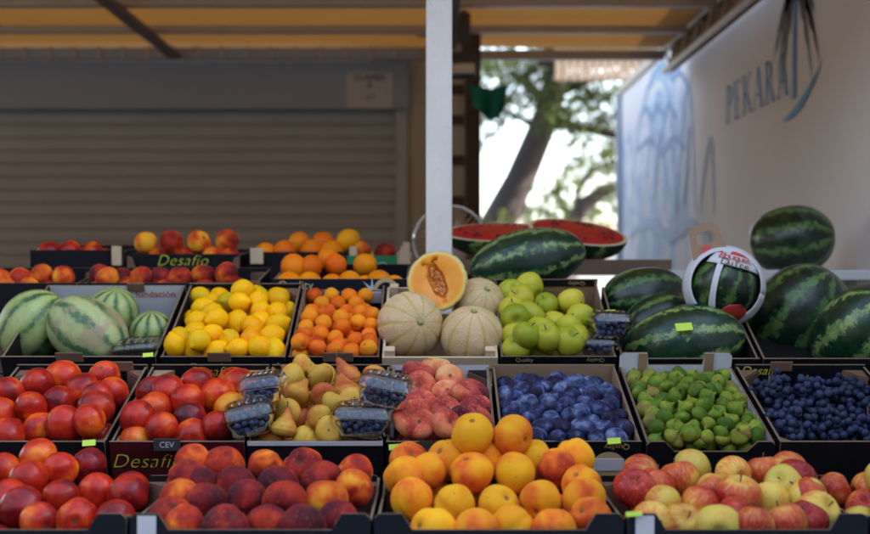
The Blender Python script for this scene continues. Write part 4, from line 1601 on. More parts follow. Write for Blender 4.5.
def punnet(loc, rot, sx, sy, sz, label, full=True, blabel=None):
    q = Euler(rot).to_quaternion()
    root = empty('berry_punnet', loc, rot)
    tag(root, label, 'punnet', 'clear plastic berry punnets')
    hx, hy = sx / 2, sy / 2
    zb = sz * .62
    secs = [(hx, hy, .012, zb), (hx - .003, hy - .003, .012, zb - .002), (hx - .004, hy - .004, .014, zb - .008), (hx - .007, hy - .007, .016, zb * .55), (hx - .0085, hy - .0085, .016, zb * .5), (hx - .011, hy - .011, .018, .006), (hx - .016, hy - .016, .02, 0)]
    loft(secs).build('base_tray', 'clear_plastic', root, True)
    secs = [(hx + .002, hy + .002, .012, zb + .0015), (hx - .003, hy - .003, .012, zb + .003), (hx - .006, hy - .006, .014, sz * .86), (hx - .010, hy - .010, .016, sz * .95), (hx - .016, hy - .016, .016, sz), (hx - .022, hy - .022, .016, sz), (hx - .024, hy - .024, .014, sz - .004)]
    lid = loft(secs).build('lid', 'clear_plastic', root, True)
    nr = 5
    for i in range(nr):      # pressed ribs across the lid
        x = -hx + .024 + (sx - .048) * i / (nr - 1)
        MB().tube([(x, -hy + .020, sz + .0008), (x, hy - .020, sz + .0008)], .0014, 6).build('rib', 'clear_plastic', lid, True)
    if full:
        pts, rads = [], []
        for _ in range(1500):
            p = Vector((random.uniform(-hx + .0205, hx - .0205), random.uniform(-hy + .0205, hy - .0205), random.uniform(.010, zb * 1.08)))
            if all((p - a).length > .0118 for a in pts):
                pts.append(p)
                rads.append(random.uniform(.0058, .0074))
        o = berries('blueberries', pts, rads, 'blueberry')
        o.location, o.rotation_mode, o.rotation_quaternion = loc, 'QUATERNION', q
        tag(o, blabel, 'blueberries', 'blueberries in punnets', 'stuff')
    return root


def on_plane(c, px, py, off):
    return solve(c, [(px, py)], .03, off)[0]


def crate_rot(c, yaw=0, roll=0, pitch=0):
    q = Euler((R(c.tilt + pitch), 0, 0)).to_quaternion() @ Euler((0, R(roll), R(yaw))).to_quaternion()
    return q.to_euler()


PUN = [
    (c2c, 253, 433, .022, 10, -10, .105, .085, .066, 'lower blueberry punnet beside the pears, left stack', 'lower left punnet beside the pears', -12),
    (c2c, 266, 402, .055, -5, -8, .095, .08, .060, 'upper blueberry punnet tilted on the left stack beside the pears', 'upper left punnet beside the pears', -12),
    (c2c, 361, 436, .030, 4, 3, .125, .085, .066, 'lower blueberry punnet between pears and flat peaches', 'lower punnet between pears and flat peaches', -14),
    (c2c, 383, 405, .060, -8, 10, .115, .085, .064, 'upper blueberry punnet between pears and flat peaches', 'upper punnet between pears and flat peaches', -14),
]
for c, px, py, off, yaw, roll, sx, sy, sz, lab, bl, pit in PUN:
    punnet(on_plane(c, px, py, off), crate_rot(c, yaw, roll, pit), sx, sy, sz, lab, True, 'blueberries inside the ' + bl)

# ---------- row 3
c3a = crate(3, 0, 155, 'black crate of small pale watermelons with white printed back', back_inner='card_white', back_rise=-.006, tabs=((-.1, 'f', .065), (.28, 'b', .045)), inner='card_black')
c3b = crate(3, 160, 285, 'black crate of lemons with yellow Desafio print', gusset=.045, gmat='kraft_dark', tabs=((-.05, 'f', .055), (.05, 'b', .065)))
c3c = crate(3, 288, 379, 'black crate of apricots with white back corners', inner='card_black', back=(.03, .05, .003), back_rise=-.020, edge='kraft_dark', side_inner='kraft', tabs=((.1, 'f', .07),))
c3d = crate(3, 382, 498, 'pale wooden tray holding netted melons', name='wooden_crate', wood=1, D=.36)
c3e = crate(3, 501, 617, 'brown cardboard crate of green apples with black Quality rim', outer='card_black', inner='kraft', back_rise=.012)
c3f = crate(3, 622, 760, 'black tray under the striped watermelons on the right', back_rise=-.05, front=None, H=.10, py=359)
c3g = crate(3, 764, 905, 'black tray under the large watermelon at the right end', back_rise=-.05, H=.10, py=359)
face_text(c3a, 'fundación', .027, 'ink_red', .100, c3a.H - .030, 0, back=True)
face_text(c3b, 'Desafio', .032, 'ink_yellow', -.0335, c3b.H - .028, .35, space=1.05, offset=-.0008)
for s in (-1, 1):
    h = c3c.w / 2
    MB().box((s * (h - .028) - .019, c3c.D - T - .003, c3c.H - .054), (s * (h - .028) + .019, c3c.D - T - .0005, c3c.H - .022)).build('white_corner', 'card_white', c3c.back)
    MB().box((s * (h - .056) - .008, c3c.D - T - .003, c3c.H - .048), (s * (h - .056) + .008, c3c.D - T - .0005, c3c.H - .016)).build('corner_fold', 'kraft', c3c.back)
strip(c3e, 'card_black', c3e.H - .016, c3e.H + .0008)
face_text(c3e, 'Quality', .014, 'ink_gold', -.08, c3e.H - .008)
face_text(c3e, 'Quality', .014, 'ink_gold', .085, c3e.H - .008, flip=True)
strip(c3e, 'card_black', c3e.H - .006, c3e.H + .0125, back=True)
lettering('Quality', .015, 'ink_gold', c3e.back, (-.06, c3e.D - T - .0035, c3e.H + .003), (1, 0, 0), (0, 0, 1))
lettering('Quality', .015, 'ink_gold', c3e.back, (.08, c3e.D - T - .0035, c3e.H + .003), (1, 0, 0), (0, 0, 1), flip=True)
hole = MB().tube([(-.022, c3e.D - T - .0015, c3e.H - .03), (.022, c3e.D - T - .0015, c3e.H - .03)], .008, 10).build('hand_hole', 'ink_black', c3e.back)

heap('lemon', c3b, [(242.5, 290), (227, 302), (239, 302), (258, 301), (277, 298), (261, 311), (213, 303), (203, 309), (210.5, 313), (218, 319), (236.6, 321), (260, 321), (252, 326), (277, 312), (277, 324), (198, 321),
                    (194.5, 333), (212, 336.5), (230, 341), (250, 341), (270, 337), (181, 338), (174, 347), (193, 351), (200, 344), (214, 351), (238, 351), (261, 351), (277, 350)], .0262, .010,
     ['greenish yellow lemon', 'yellow lemon', 'deep yellow lemon'], 'of the lemon crate', 'lemon', 'lemons in the third tier', blush=(.2, .8), sep=.98, setb={1: .05, 19: .99}, bias=(.3, -.4, .3), spread=1.6)
heap('apricot', c3c, [(326.7, 313), (309.5, 317.5), (341, 318), (360.4, 313), (372, 315), (305.7, 328), (323.7, 323.4), (341.7, 327), (359, 322.7), (371, 325), (302, 336), (320.7, 334), (297, 348), (304, 344.4), (313, 343.7),
                      (335, 338.4), (338.7, 346.7), (356, 340), (369, 335.4), (317.7, 350.4), (368, 349), (300, 353), (351.4, 354), (371, 341), (333, 353)], .0215, .004,
     ['pale orange apricot', 'orange apricot', 'deep orange apricot'], 'of the apricot crate', 'apricot', 'apricots in the third tier', blush=(.2, .85), sep=.98)
heap('green_apple', c3e, [(503, 294), (529.6, 286), (519.3, 299), (545.6, 305.3), (570.9, 301.5), (511, 319.3), (531.5, 315.6), (541, 330.6), (569, 326.8), (580, 317.5), (513.7, 337), (513.7, 348), (548.4, 341), (574.6, 338), (540, 349), (568, 349.3),
                          (503, 309), (555, 323), (526, 345.6)], .0355, .010,
     ['green apple', 'yellow-green apple', 'yellowish apple'], 'of the green apple crate', 'apple', 'green apples in the third tier', blush=(.25, .9), clear=[(P(602, 345, 2.85), .085)], bias=(0, -.5, .6), spread=1.2, parts=(('stem', STEM),),
     setb={5: .15, 3: .35, 14: .2, 8: .55, 4: .85, 0: .3})


# ---------- melons
def big_fruit(name, me_fn, mat, loc, scale, axis, label, cat, group=None, nu=64, nv=40, roll=0):
    me = blob(name, me_fn, nu, nv)
    me.transform(Matrix.Scale(scale, 4))
    q = Vector(axis).normalized().to_track_quat('Z', 'Y') @ Quaternion((0, 0, 1), roll)
    o = link(name, me, None, [mat], loc, q)
    return tag(o, label, cat, group)


mel = [(P(410, 325, 2.90), .081, (.35, -.9, .15), 'whole netted melon at the left of the wooden tray'), (P(472, 336, 2.885), .077, (.05, -.45, .8), 'whole netted melon at the right of the wooden tray'),
       (P(479, 303, 3.03), .066, (.3, -.7, .6), 'greener netted melon behind, next to the green apples')]
for p, r, ax, lab in mel:
    o = big_fruit('netted_melon', melon_fn(int(p.x * 50)), 'melon_rind', p, r, ax, lab, 'melon', 'netted melons in the wooden tray', 80, 40)
    MB().tube([(0, 0, r * .86), (.001, 0, r * .93), (.002, .001, r * .95)], [.008, .009, .006], 8).build('stem_scar', 'stalk_green', o, True)
# halved melon: rind bowl, flesh face, seed cavity
hm_loc, hr = P(437, 281, 2.985), .0765
fdir = Vector((-.22, -.93, .16)).normalized()
hq = fdir.to_track_quat('Z', 'Y') @ Quaternion((0, 0, 1), R(24))
half = empty('halved_melon', hm_loc, (0, 0, 0))
half.rotation_mode = 'QUATERNION'
half.rotation_quaternion = hq
tag(half, 'halved orange-fleshed melon with open seed cavity on top of the tray', 'melon', 'netted melons in the wooden tray')
mf = melon_fn(3)
V, F = [], []
nu_, nv_ = 72, 16
for j in range(nv_ + 1):
    for i in range(nu_):
        q = mf(2 * math.pi * i / nu_, .5 + .5 * j / nv_ * .995)
        V.append(q * hr)
for j in range(nv_):
    for i in range(nu_):
        F.append((j * nu_ + i, (j + 1) * nu_ + i, (j + 1) * nu_ + (i + 1) % nu_, j * nu_ + (i + 1) % nu_))
link('rind', mesh('rind', V, F, True), half, ['melon_rind'])
V, F = [], []
rings = [(1.0, 0), (.985, .02), (.9, .025), (.7, .022), (.5, .018), (.44, 0), (.40, -.10), (.33, -.2), (.2, -.27), (.06, -.29)]
for jr, (rr_, dz) in enumerate(rings):
    for i in range(nu_):
        a = 2 * math.pi * i / nu_
        rim = mf(a, .5)
        # the cavity is a long oval across the face
        if rr_ <= .5:
            k_ = rr_ * (1 + .10 * math.sin(a * 7) * .5)
            q = Vector((math.cos(a) * k_ * .62, math.sin(a) * k_ * 1.42, dz))
        else:
            q = Vector((rim.x * rr_, rim.y * rr_, dz))
        V.append(q * hr)
for j in range(len(rings) - 1):
    for i in range(nu_):
        F.append((j * nu_ + i, j * nu_ + (i + 1) % nu_, (j + 1) * nu_ + (i + 1) % nu_, (j + 1) * nu_ + i))
F.append(tuple((len(rings) - 1) * nu_ + i for i in range(nu_)))
mi = [0] * (4 * nu_) + [1] * (5 * nu_ + 1)
fo = link('flesh', mesh('flesh', V, F, True, mi), half, ['melon_flesh', 'melon_cavity'])
sd = MB()
for i in range(90):
    a = random.uniform(0, 6.28)
    rr_ = math.sqrt(random.random()) * .36
    q = Vector((math.cos(a) * rr_ * .52, math.sin(a) * rr_ * 1.35, -.04 - .17 * (1 - rr_ / .36) + random.uniform(-.02, .03))) * hr
    M = Matrix.Translation(q) @ rnd_quat((0, 0, 1), 1.0).to_matrix().to_4x4()
    sd.add([M @ Vector((x * .0016, y * .0042, z * .0012)) for x, y, z in SPV], SPF)
so = sd.build('seeds', 'melon_seed', half, True)
so['kind'] = 'stuff'

# ---------- small pale watermelons, left
big_fruit('watermelon', ell_fn(1, 1.28), 'watermelon_mottled', P(88, 333, 2.92), .083, (.78, -.2, -.55), 'large pale watermelon with brown mottling at the left end', 'watermelon', 'pale watermelons', roll=.6)
big_fruit('watermelon', ell_fn(2, 1.02), 'watermelon_pale', P(113, 314, 3.06), .066, (.2, -.35, .9), 'round pale green striped watermelon below the fundación print', 'watermelon', 'pale watermelons')
big_fruit('watermelon', ell_fn(3, 1.0), 'watermelon_pale', P(152, 334, 2.99), .057, (.05, -.3, .95), 'small round pale striped watermelon behind the plastic tray', 'watermelon', 'pale watermelons')
big_fruit('watermelon', ell_fn(4, 1.1), 'watermelon_pale', P(34, 326, 2.98), .085, (.6, .1, .7), 'pale watermelon farthest left in its crate', 'watermelon', 'pale watermelons')
punnet(P(140, 352, 2.86), crate_rot(c3a, -6, -6, -10), .125, .085, .030, 'flat empty clear plastic clamshell leaning on the small pale watermelon', False)

# ---------- right hand watermelons
wg = 'dark watermelons on the right'
big_fruit('watermelon', ell_fn(5, 1.85), 'watermelon_striped', P(527, 261, 3.33), .088, (.93, .05, .20), 'long striped watermelon lying behind the green apples', 'watermelon', wg, roll=2.0)
big_fruit('watermelon', ell_fn(6, 1.35), 'watermelon_dark', P(645, 300, 3.15), .086, (.95, .2, .1), 'dark watermelon behind the blueberries, under the brown plank', 'watermelon', wg, roll=1.0)
big_fruit('watermelon', ell_fn(12, 1.35), 'watermelon_dark', P(662, 322, 3.06), .075, (.95, .1, .25), 'dark watermelon wedged between the sticker melon and the one under the plank', 'watermelon', wg, roll=2.2)
big_fruit('watermelon', ell_fn(7, 1.5), 'watermelon_striped', P(684, 345, 2.93), .098, (.93, -.2, .18), 'striped watermelon with a yellow sticker, in front on the right', 'watermelon', wg, roll=.4)
big_fruit('watermelon', ell_fn(8, 1.25), 'watermelon_dark', P(795, 322, 3.13), .128, (.5, -.3, .8), 'large dark watermelon right of the carrier, below the shelf', 'watermelon', wg, roll=.2)
big_fruit('watermelon', ell_fn(9, 1.2), 'watermelon_dark', P(792, 240, 3.75), .108, (.8, -.35, .1), 'dark watermelon standing on the white shelf by the mural wall', 'watermelon', wg)
big_fruit('watermelon', ell_fn(10, 1.3), 'watermelon_striped', P(862, 335, 2.95), .11, (.3, -.6, .5), 'watermelon at the far right end of the tier', 'watermelon', wg)
wm = big_fruit('watermelon', ell_fn(11, 1.05), 'watermelon_dark', P(724, 286, 2.96), .080, (.3, -.5, .7), 'small dark watermelon inside the printed cardboard carrier', 'watermelon', wg)
stk = MB().box((-.02, -.001, -.011), (.02, .001, .011)).build('price_sticker', 'sticker', None, loc=P(684, 327, 2.828), rot=(R(-40), R(-4), R(4)))
tag(stk, 'yellow-green sticker on the front striped watermelon', 'sticker', 'yellow-green stickers')

# cardboard carrier
cr = empty('melon_carrier', P(724, 286, 2.96))
tag(cr, 'white and red cardboard carrier with brown handle around a watermelon', 'carrier')
cr.rotation_euler = (R(-6), R(14), R(-8))
rc = .0865


def band(name, a0, a1, axis_fn, mat_list, wd0, wd1, n=28):
    V, F = [], []
    for i in range(n + 1):
        s = i / n
        c, side = axis_fn(a0 + (a1 - a0) * s)
        wdt = wd0 + (wd1 - wd0) * math.sin(math.pi * s)
        nrm = c.normalized()
        V += [c - side * wdt, c + side * wdt, c - side * wdt + nrm * .0018, c + side * wdt + nrm * .0018]
    F2 = []
    for i in range(n):
        a, b = 4 * i, 4 * i + 4
        F2 += [(a + 2, a + 3, b + 3, b + 2), (a, b, b + 1, a + 1), (a, a + 2, b + 2, b), (a + 1, b + 1, b + 3, a + 3)]
    return link(name, mesh(name, V, F2), cr, mat_list)


def ring_y(R_, tilt=0.0, ax=1.0, az=1.0, dy=0.0):
    def fn(a):
        c = Vector((math.cos(a) * R_ * ax, dy, math.sin(a) * R_ * az))
        return c, Vector((0, 1, 0))
    return fn


def merid(R_, lon, bul=1.0):
    def fn(a):
        d = Vector((math.sin(lon) * math.cos(a), -math.cos(lon) * math.cos(a), math.sin(a)))
        s = Vector((math.cos(lon), math.sin(lon), 0))
        return d * R_ * bul, s
    return fn


def shell(name, p0, p1, r0, r1, mat, n=48, a0=0.0, a1=2 * math.pi, m=5):
    """ring of a sphere round the -Y axis between polar angles p0 and p1"""
    V, F = [], []
    for j in range(m + 1):
        p = p0 + (p1 - p0) * j / m
        rk = r0 + (r1 - r0) * j / m
        for i in range(n + 1):
            a = a0 + (a1 - a0) * i / n
            V.append(Vector((math.cos(a) * math.sin(p), -math.cos(p), math.sin(a) * math.sin(p))) * rk)
    for j in range(m):
        for i in range(n):
            q = j * (n + 1) + i
            F.append((q, q + 1, q + n + 2, q + n + 1))
    o = link(name, mesh(name, V, F, True), cr, [mat])
    s_ = o.modifiers.new('thick', 'SOLIDIFY')
    s_.thickness = .0016
    return o


shell('side_strap', R(66), R(92), rc * 1.05, rc * 1.16, 'card_white')
shell('back_strap', R(92), R(120), rc * 1.16, rc * 1.04, 'kraft')
band('front_strap', R(80), R(-80), merid(rc * 1.04, R(-20)), ['card_white'], .012, .007)


def cap(name, lat0, lon0, lon1, mat, Rk, n=16, m=6):
    V, F = [], []
    for j in range(m + 1):
        for i in range(n + 1):
            lat = lat0 + (R(88) - lat0) * j / m
            lon = lon0 + (lon1 - lon0) * i / n
            V.append(Vector((math.sin(lon) * math.cos(lat), -math.cos(lon) * math.cos(lat), math.sin(lat))) * Rk)
    for j in range(m):
        for i in range(n):
            a = j * (n + 1) + i
            F.append((a, a + 1, a + n + 2, a + n + 1))
    o = link(name, mesh(name, V, F, True), cr, [mat])
    s_ = o.modifiers.new('thick', 'SOLIDIFY')
    s_.thickness = .0015
    return o


lp = cap('label_panel', R(28), R(-48), R(58), 'card_white', rc * 1.05)
cap('label_red_band', R(54), R(-45), R(52), 'ink_red', rc * 1.062, m=3)
for txt, lat, size, mt in (('Bouquet', 47, .032, 'ink_red'), ('Dulce', 34, .030, 'kraft_dark')):
    n_ = len(txt)
    for i, ch in enumerate(txt):
        lon = R(6 + (i - (n_ - 1) / 2) * 10)
        la = R(lat - 2)
        d = Vector((math.sin(lon) * math.cos(la), -math.cos(lon) * math.cos(la), math.sin(la)))
        xa = Vector((math.cos(lon), math.sin(lon), 0))
        lettering(ch, size, mt, lp, d * rc * 1.078, xa, d.cross(xa))
# bottom red tongue
cap2 = MB()
V, F = [], []
for j in range(7):
    for i in range(13):
        lat = R(-62 + 36 * j / 6)
        s_ = math.sqrt(max(0, 1 - (j / 6) ** 2))
        lon = R(30) + R(34) * (i / 6 - 1) * s_
        V.append(Vector((math.sin(lon) * math.cos(lat), -math.cos(lon) * math.cos(lat), math.sin(lat))) * rc * 1.10)
for j in range(6):
    for i in range(12):
        a = j * 13 + i
        F.append((a, a + 1, a + 14, a + 13))
o = link('red_tongue', mesh('red_tongue', V, F, True), cr, ['ink_red'])
s_ = o.modifiers.new('thick', 'SOLIDIFY')
s_.thickness = .0015
# handle with slot
hv = [(-.032, 0), (.032, 0), (.026, .052), (.018, .062), (-.018, .062), (-.026, .052)]
hi = [(-.018, .024), (.018, .024), (.016, .042), (.011, .047), (-.011, .047), (-.016, .042)]
V = [Vector((a, y, b)) for y in (-.001, .001) for lst in (hv, hi) for a, b in lst]
F = []
for i in range(6):
    j = (i + 1) % 6
    F += [(i, j, 6 + j, 6 + i), (12 + j, 12 + i, 18 + i, 18 + j), (i, 12 + i, 12 + j, j), (6 + j, 18 + j, 18 + i, 6 + i)]
ho = link('handle', mesh('handle', V, F), cr, ['kraft'], (-.050, -.02, .062), (R(-8), R(-28), 0))
ho.scale = (1.35, 1.35, 1.35)
MB().box((-.012, -.0018, .006), (.004, -.0011, .020)).build('heart_print', 'ink_red', ho)

# punnets by the green apples
punnet(P(598, 356, 2.835), crate_rot(c3e, 0, 2, -24), .095, .08, .044, 'lower clear punnet beside the green apples', True, 'blueberries inside the lower punnet beside the green apples')
punnet(P(609, 338, 2.845), crate_rot(c3e, 6, 2, -24), .105, .085, .064, 'upper clear punnet beside the green apples, with yellow sticker', True, 'blueberries inside the upper punnet beside the green apples')
o = MB().box((-.011, -.004, -.0006), (.011, .004, .0006)).build('price_sticker', 'sticker', None, loc=P(611, 311, 2.845) + Vector((0, 0, .0015)), rot=(R(10), 0, R(8)))
tag(o, 'yellow-green sticker on the punnet lid beside the green apples', 'sticker', 'yellow-green stickers')

# shelf plank, watermelon pieces, fan
pk = empty('plank_shelf', P(600, 275, 3.75))
tag(pk, 'dark brown plank shelf behind the watermelons', 'shelf')
MB().box((-.52, -.10, 0), (P(672, 0, 3.65).x - pk.location.x, .14, .048)).build('plank', 'wood_brown', pk, bevel=.004)
for xx in (-.45, .12):
    MB().box((xx, .0, -pk.location.z), (xx + .05, .05, -.001)).build('leg', 'wood_dark', pk)
ws = empty('white_shelf', (1.0, 3.8, P(0, 270, 3.6).z))
tag(ws, 'white shelf board along the mural wall on the right', 'shelf')
MB().box((-.32, -.25, -.03), (.34, .30, 0)).build('board', 'shelf_white', ws, bevel=.003)
for xx, yy in ((-.28, -.2), (.28, -.2), (-.28, .24), (.28, .24)):
    MB().box((xx - .02, yy - .02, -ws.location.z), (xx + .02, yy + .02, -.031)).build('leg', 'shelf_white', ws)


def wedge(loc, L, r, rot, label, roll):
    """half watermelon: rind bowl with a thin pale edge and a red face"""
    root = empty('watermelon_half', loc, rot)
    tag(root, label, 'watermelon', 'cut watermelons on the plank')
    nu2, nv2 = 40, 12
    V, F = [], []
    for j in range(nv2 + 1):
        a = math.pi / 2 * j / nv2
        for i in range(nu2):
            b = 2 * math.pi * i / nu2
            V.append(Vector((math.cos(b) * math.cos(a) * L, math.sin(b) * math.cos(a) * r, -math.sin(a) * r * .92)))
    for j in range(nv2):
        for i in range(nu2):
            F.append((j * nu2 + i, (j + 1) * nu2 + i, (j + 1) * nu2 + (i + 1) % nu2, j * nu2 + (i + 1) % nu2))
    me = mesh('rind', V, F, True)
    me.materials.append(MATS['watermelon_striped'])
    link('rind', me, root)
    V, F, mi = [], [], []
    rg = [(1, 0), (.955, .001), (.92, .001), (.88, .001), (.6, .006), (.3, .008), (.02, .008)]
    for s, z in rg:
        for i in range(nu2):
            b = 2 * math.pi * i / nu2
            V.append(Vector((math.cos(b) * L * s, math.sin(b) * r * s, z)))
    for j in range(len(rg) - 1):
        for i in range(nu2):
            F.append((j * nu2 + i, j * nu2 + (i + 1) % nu2, (j + 1) * nu2 + (i + 1) % nu2, (j + 1) * nu2 + i))
            mi.append(0 if j < 2 else 1)
    F.append(tuple((len(rg) - 1) * nu2 + i for i in range(nu2)))
    mi.append(1)
    link('flesh', mesh('flesh', V, F, True, mi), root, ['watermelon_pith', 'watermelon_flesh'])
    sd2 = MB()
    for i in range(34):
        b = random.uniform(0, 6.28)
        k2 = random.uniform(.45, .72)
        sd2.add([Vector((math.cos(b) * L * k2 + x * .006, math.sin(b) * r * k2 + y * .004, .0065 + z * .002)) for x, y, z in SPV], SPF)
    sd2.build('seeds', 'ink_black', root, True)['kind'] = 'stuff'
    return root


wedge(P(500, 232, 3.70), .175, .088, (R(21), R(-1), R(4)), 'cut watermelon half, red side up, just right of the white post', 0)
wedge(P(578, 232, 3.72), .155, .095, (R(24), R(9), R(-6)), 'cut watermelon half with pointed red edge on the plank end', 0)

# round fan behind the post
YF = 4.3
fan = empty('desk_fan', P(450, 262, YF))
tag(fan, 'round wire-guarded fan standing behind the white post', 'fan')
hubz = P(450, 242, YF).z - fan.location.z
RF = 36 / FPX * YF
for rr_ in (RF,):
    pts = [(math.cos(a) * rr_, -.02, hubz + math.sin(a) * rr_) for a in [2 * math.pi * i / 40 for i in range(41)]]
    MB().tube(pts, .006, 6, cap=False).build('guard_ring', 'chrome', fan, True)
gw = MB()
for i in range(36):
    a = 2 * math.pi * i / 36
    gw.tube([(math.cos(a) * .02, -.035, hubz + math.sin(a) * .02), (math.cos(a) * RF * .6, -.045, hubz + math.sin(a) * RF * .6), (math.cos(a) * RF, -.02, hubz + math.sin(a) * RF)], .0014, 4)
go = gw.build('guard_wires', 'chrome', fan)
for i in range(3):
    a0 = 2 * math.pi * i / 3
    V = []
    for j in range(7):
        s = j / 6
        rr_ = .02 + s * RF * .8
        for k2 in (-1, 1):
            a = a0 + k2 * .45 * (.4 + .6 * math.sin(math.pi * (.15 + .8 * s)))
            V.append((math.cos(a) * rr_, .0 + .012 * k2, hubz + math.sin(a) * rr_))
    MB().add(V, [(2 * j, 2 * j + 1, 2 * j + 3, 2 * j + 2) for j in range(6)]).build('blade', 'tag_grey', fan, True)
MB().tube([(0, -.04, hubz), (0, .08, hubz)], [.03, .035], 16).build('motor', 'tag_grey', fan, True)
MB().tube([(0, .04, hubz), (0, .04, -.3), (0, .04, -fan.location.z + .03)], .012, 8).build('stand_pole', 'tag_grey', fan, True)
MB().tube([(0, .04, -fan.location.z), (0, .04, -fan.location.z + .03)], [.16, .14], 24).build('stand_base', 'tag_grey', fan, True)

# ---------- row 4
c4a = crate(4, 80, 256, 'black crate of red peaches in the fourth tier on the left', gusset=.05, gmat='kraft_dark', tabs=())
c4b = crate(4, 272, 408, 'black crate of oranges with gold lettering and star emblem', outer='card_navy', py=279, side_inner='kraft')
c4z = crate(4, -70, 76, 'black crate of peaches at the left end of the fourth tier', gusset=.05)
face_text(c4b, 'Quality', .032, 'ink_gold', -.118, c4b.H - .017)
face_text(c4b, 'product of Spain', .010, 'ink_white', .0, c4b.H - .034)
sb = MB()
for i in range(16):
    a = 2 * math.pi * i / 16
    r1 = .034 if i % 2 == 0 else .010
    sb.v.append(Vector((.085 + math.cos(a) * r1, -.001, c4b.H - .030 + math.sin(a) * r1)))
sb.f, sb.mi = [list(range(16))], [0]
sb.build('star_emblem', 'ink_paleblue', c4b.front)
ga = MB()
for i in range(14):
    a0, a1 = math.pi * i / 14, math.pi * (i + 1) / 14
    for_ = []
    for a, rr_ in ((a0, .036), (a1, .036), (a1, .026), (a0, .026)):
        for_.append((.122 + math.cos(a) * rr_, -.0016, c4b.H - .038 + math.sin(a) * rr_ * 1.15))
    ga.add(for_, [(0, 1, 2, 3)])
ga.build('gold_arc', 'ink_gold', c4b.front)
heap('peach', c4a, [(108, 281), (124, 287), (140, 280), (151, 284), (164, 287), (178, 280), (190, 284), (203, 287), (94, 287), (218, 285), (234, 287), (122, 280), (160, 280), (204, 280), (228, 280), (98, 280)], .0335, .005,
     ['orange peach', 'red peach', 'dark red peach'], 'of the fourth tier left crate', 'peach', 'red peaches in the fourth tier', blush=(.3, .7), tw=.35, under=False, sep=.86)
heap('peach', c4z, [(60, 280), (40, 278), (20, 282), (0, 280), (50, 288), (28, 289), (5, 289)], .034, .006, ['orange peach', 'red peach', 'dark red peach'], 'of the fourth tier end crate', 'peach', 'peaches in the fourth tier end crate', blush=(.3, .6), tw=.35, under=False)
heap('orange', c4b, [(287.5, 267), (311, 267), (328, 259), (335.5, 265), (365, 265), (310, 284), (333, 285), (350, 284), (380, 284), (288, 285), (395, 287), (366, 287)], .0345, .012,
     ['pale orange', 'bright orange', 'deep orange'], 'of the orange crate', 'orange', 'oranges in the fourth tier', blush=(.3, .8), tw=.35, under=False, sep=.84, parts=(('stem_button', ODOT),), setb={3: .95}, fixed={3: (.05, -1, .05)})

# ---------- row 5
c5a = crate(5, 128, 240, 'black crate with yellow Desafio print on the top tier', gusset=.04)
c5b = crate(5, 250, 344, 'black crate of oranges on the top tier', py=252)
c5c = crate(5, 347, 410, 'wooden crate with green label and round emblem on the top tier', name='wooden_crate', wood=2, py=257)
c5d = crate(5, 30, 124, 'black crate with pale wooden end on the top tier left', py=250)
MB().box((c5d.w / 2 - .034, -.012, c5d.H - .045), (c5d.w / 2 - .006, -.0005, c5d.H + .012)).build('wooden_end', 'wood_pale', c5d.root, bevel=.002)
MB().box((-c5b.w / 2 + .002, -.012, c5b.H - .035), (-c5b.w / 2 + .040, -.0005, c5b.H + .012)).build('wooden_end', 'wood_pale', c5b.root, bevel=.002)
face_text(c5a, 'Desafio', .046, 'ink_yellow', -.006, c5a.H - .020, .35, space=1.08, offset=-.0008)
for s in (-1, 1):      # brown corner flaps
    h = c5a.w / 2
    MB().add([(s * h, -.012, c5a.H - .075), (s * (h - .035), -.012, c5a.H - .07), (s * (h - .015), -.012, c5a.H - .01), (s * h, -.012, c5a.H - .005),
              (s * h, -.009, c5a.H - .075), (s * (h - .035), -.009, c5a.H - .07), (s * (h - .015), -.009, c5a.H - .01), (s * h, -.009, c5a.H - .005)],
             [(0, 1, 2, 3), (7, 6, 5, 4), (0, 4, 5, 1), (1, 5, 6, 2), (2, 6, 7, 3), (3, 7, 4, 0)]).build('corner_flap', 'kraft_dark', c5a.root)
gp = MB().box((-c5c.w / 2 + .0, -.004, .012), (c5c.w / 2 - .038, -.0005, c5c.H + .004)).build('green_label', 'card_green', c5c.root)
for rr_, m_, yy in ((.021, 'ink_white', -.0052), (.019, 'ink_black', -.006)):
    MB().tube([(.012, yy - .0003, c5c.H - .036), (.012, yy, c5c.H - .036)], rr_, 24).build('emblem_disc', m_, gp)
for a0, a1, m_, ro in ((20, 130, 'ink_white', .014), (150, 260, 'ink_white', .014), (280, 360, 'ink_red', .015)):
    mb = MB()
    for i in range(8):
        b0, b1 = R(a0 + (a1 - a0) * i / 8), R(a0 + (a1 - a0) * (i + 1) / 8)
        mb.add([(.012 + math.cos(b) * q, -.0068, c5c.H - .036 + math.sin(b) * q) for b, q in ((b0, ro), (b1, ro), (b1, ro - .007), (b0, ro - .007))], [(0, 1, 2, 3)])
    mb.build('emblem_arc', m_, gp)
heap('peach', c5a, [(147, 244), (171, 245), (199, 245), (227, 243), (160, 257), (186, 257), (213, 257), (232, 258)], .0365, .03, ['orange-yellow peach', 'red peach', 'dark red peach'], 'of the top tier Desafio crate', 'peach', 'peaches in the top tier',
     blush=(.3, .6), setb={0: -.05, 1: .5, 2: .2, 3: .38}, depth=1.2, tw=.35, under=False)
heap('orange', c5b, [(299, 243), (323, 243), (283, 252), (312, 252), (335, 252), (265, 254)], .0365, .02, ['pale orange', 'bright orange', 'deep orange'], 'of the top tier orange crate', 'orange', 'oranges in the top tier', blush=(.3, .8), depth=1.2, tw=.35, under=False)
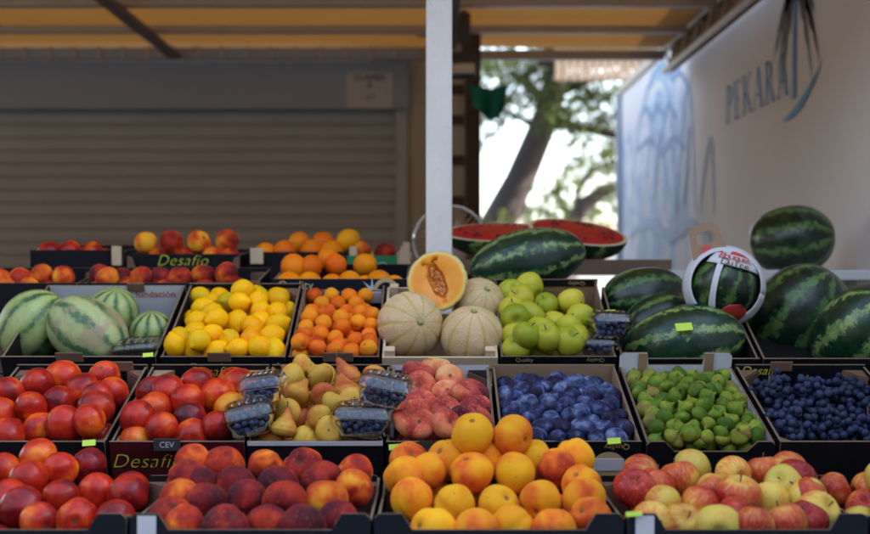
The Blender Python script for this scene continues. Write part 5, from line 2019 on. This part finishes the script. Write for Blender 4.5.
heap('peach', c5c, [(362, 252), (385, 254)], .034, .012, ['orange peach', 'red peach', 'dark red peach'], 'of the green labelled crate', 'peach', 'peaches in the green labelled crate', blush=(.3, .6), under=False)
add_fruit('orange', P(348, 241, 3.62), .038, 'golden round orange, rightmost of the three on the top tier', 'oranges in the top tier', 'orange', -.1)
heap('nectarine', c5d, [(92, 253), (70, 252), (50, 253)], .034, .0, ['orange nectarine', 'red nectarine', 'dark red nectarine'], 'of the top tier left crate', 'nectarine', 'nectarines in the top tier', blush=(.4, .7))


# ---------- small yellow-green price tags and a dark plate
def ptag(px, py, Y, wd, ht, label, tilt=-30, yaw=0):
    o = MB().box((-wd / 2, -.0006, -ht / 2), (wd / 2, .0006, ht / 2)).build('price_tag', 'sticker', None, loc=P(px, py, Y), rot=(R(tilt), R(-4), R(yaw)))
    tag(o, label, 'price tag', 'yellow-green stickers')


ptag(148, 355, 2.772, .024, .010, 'yellow-green price tag on the rim of the pale watermelon crate', -25)
ptag(89, 443, 2.352, .026, .012, 'yellow-green price tag on the rim of the left nectarine crate', -25)
ptag(396, 447, 2.352, .028, .011, 'yellow-green price tag between the pear and flat peach crates', -15)
ptag(434, 359, 2.772, .024, .009, 'yellow-green price tag on the wooden bar of the melon tray', -5)
ptag(614, 441, 2.352, .026, .012, 'yellow-green price tag on the rim of the plum crate', -20)
ptag(634, 514, 1.922, .026, .008, 'yellow-green price tag on the rim of the front apple crate', -20)
pl = empty('label_plate', P(167, 445, 2.35))
tag(pl, 'small dark plastic label plate on the rim of the Desafio crate', 'label')
MB().box((-.026, -.002, -.012), (.026, .002, .012)).build('plate', 'ink_black', pl, bevel=.001)
lettering('CEV', .016, 'tag_grey', pl, (0, -.0028, 0), (1, 0, 0), (0, 0, 1))
pl = empty('label_plate', P(436, 447, 2.345))
tag(pl, 'small grey label plate on the rim of the flat peach crate', 'label')
MB().box((-.032, -.002, -.012), (.032, .002, .012)).build('frame', 'ink_black', pl)
MB().box((-.004, -.0032, -.009), (.028, -.0022, .007)).build('window', 'tag_grey', pl)
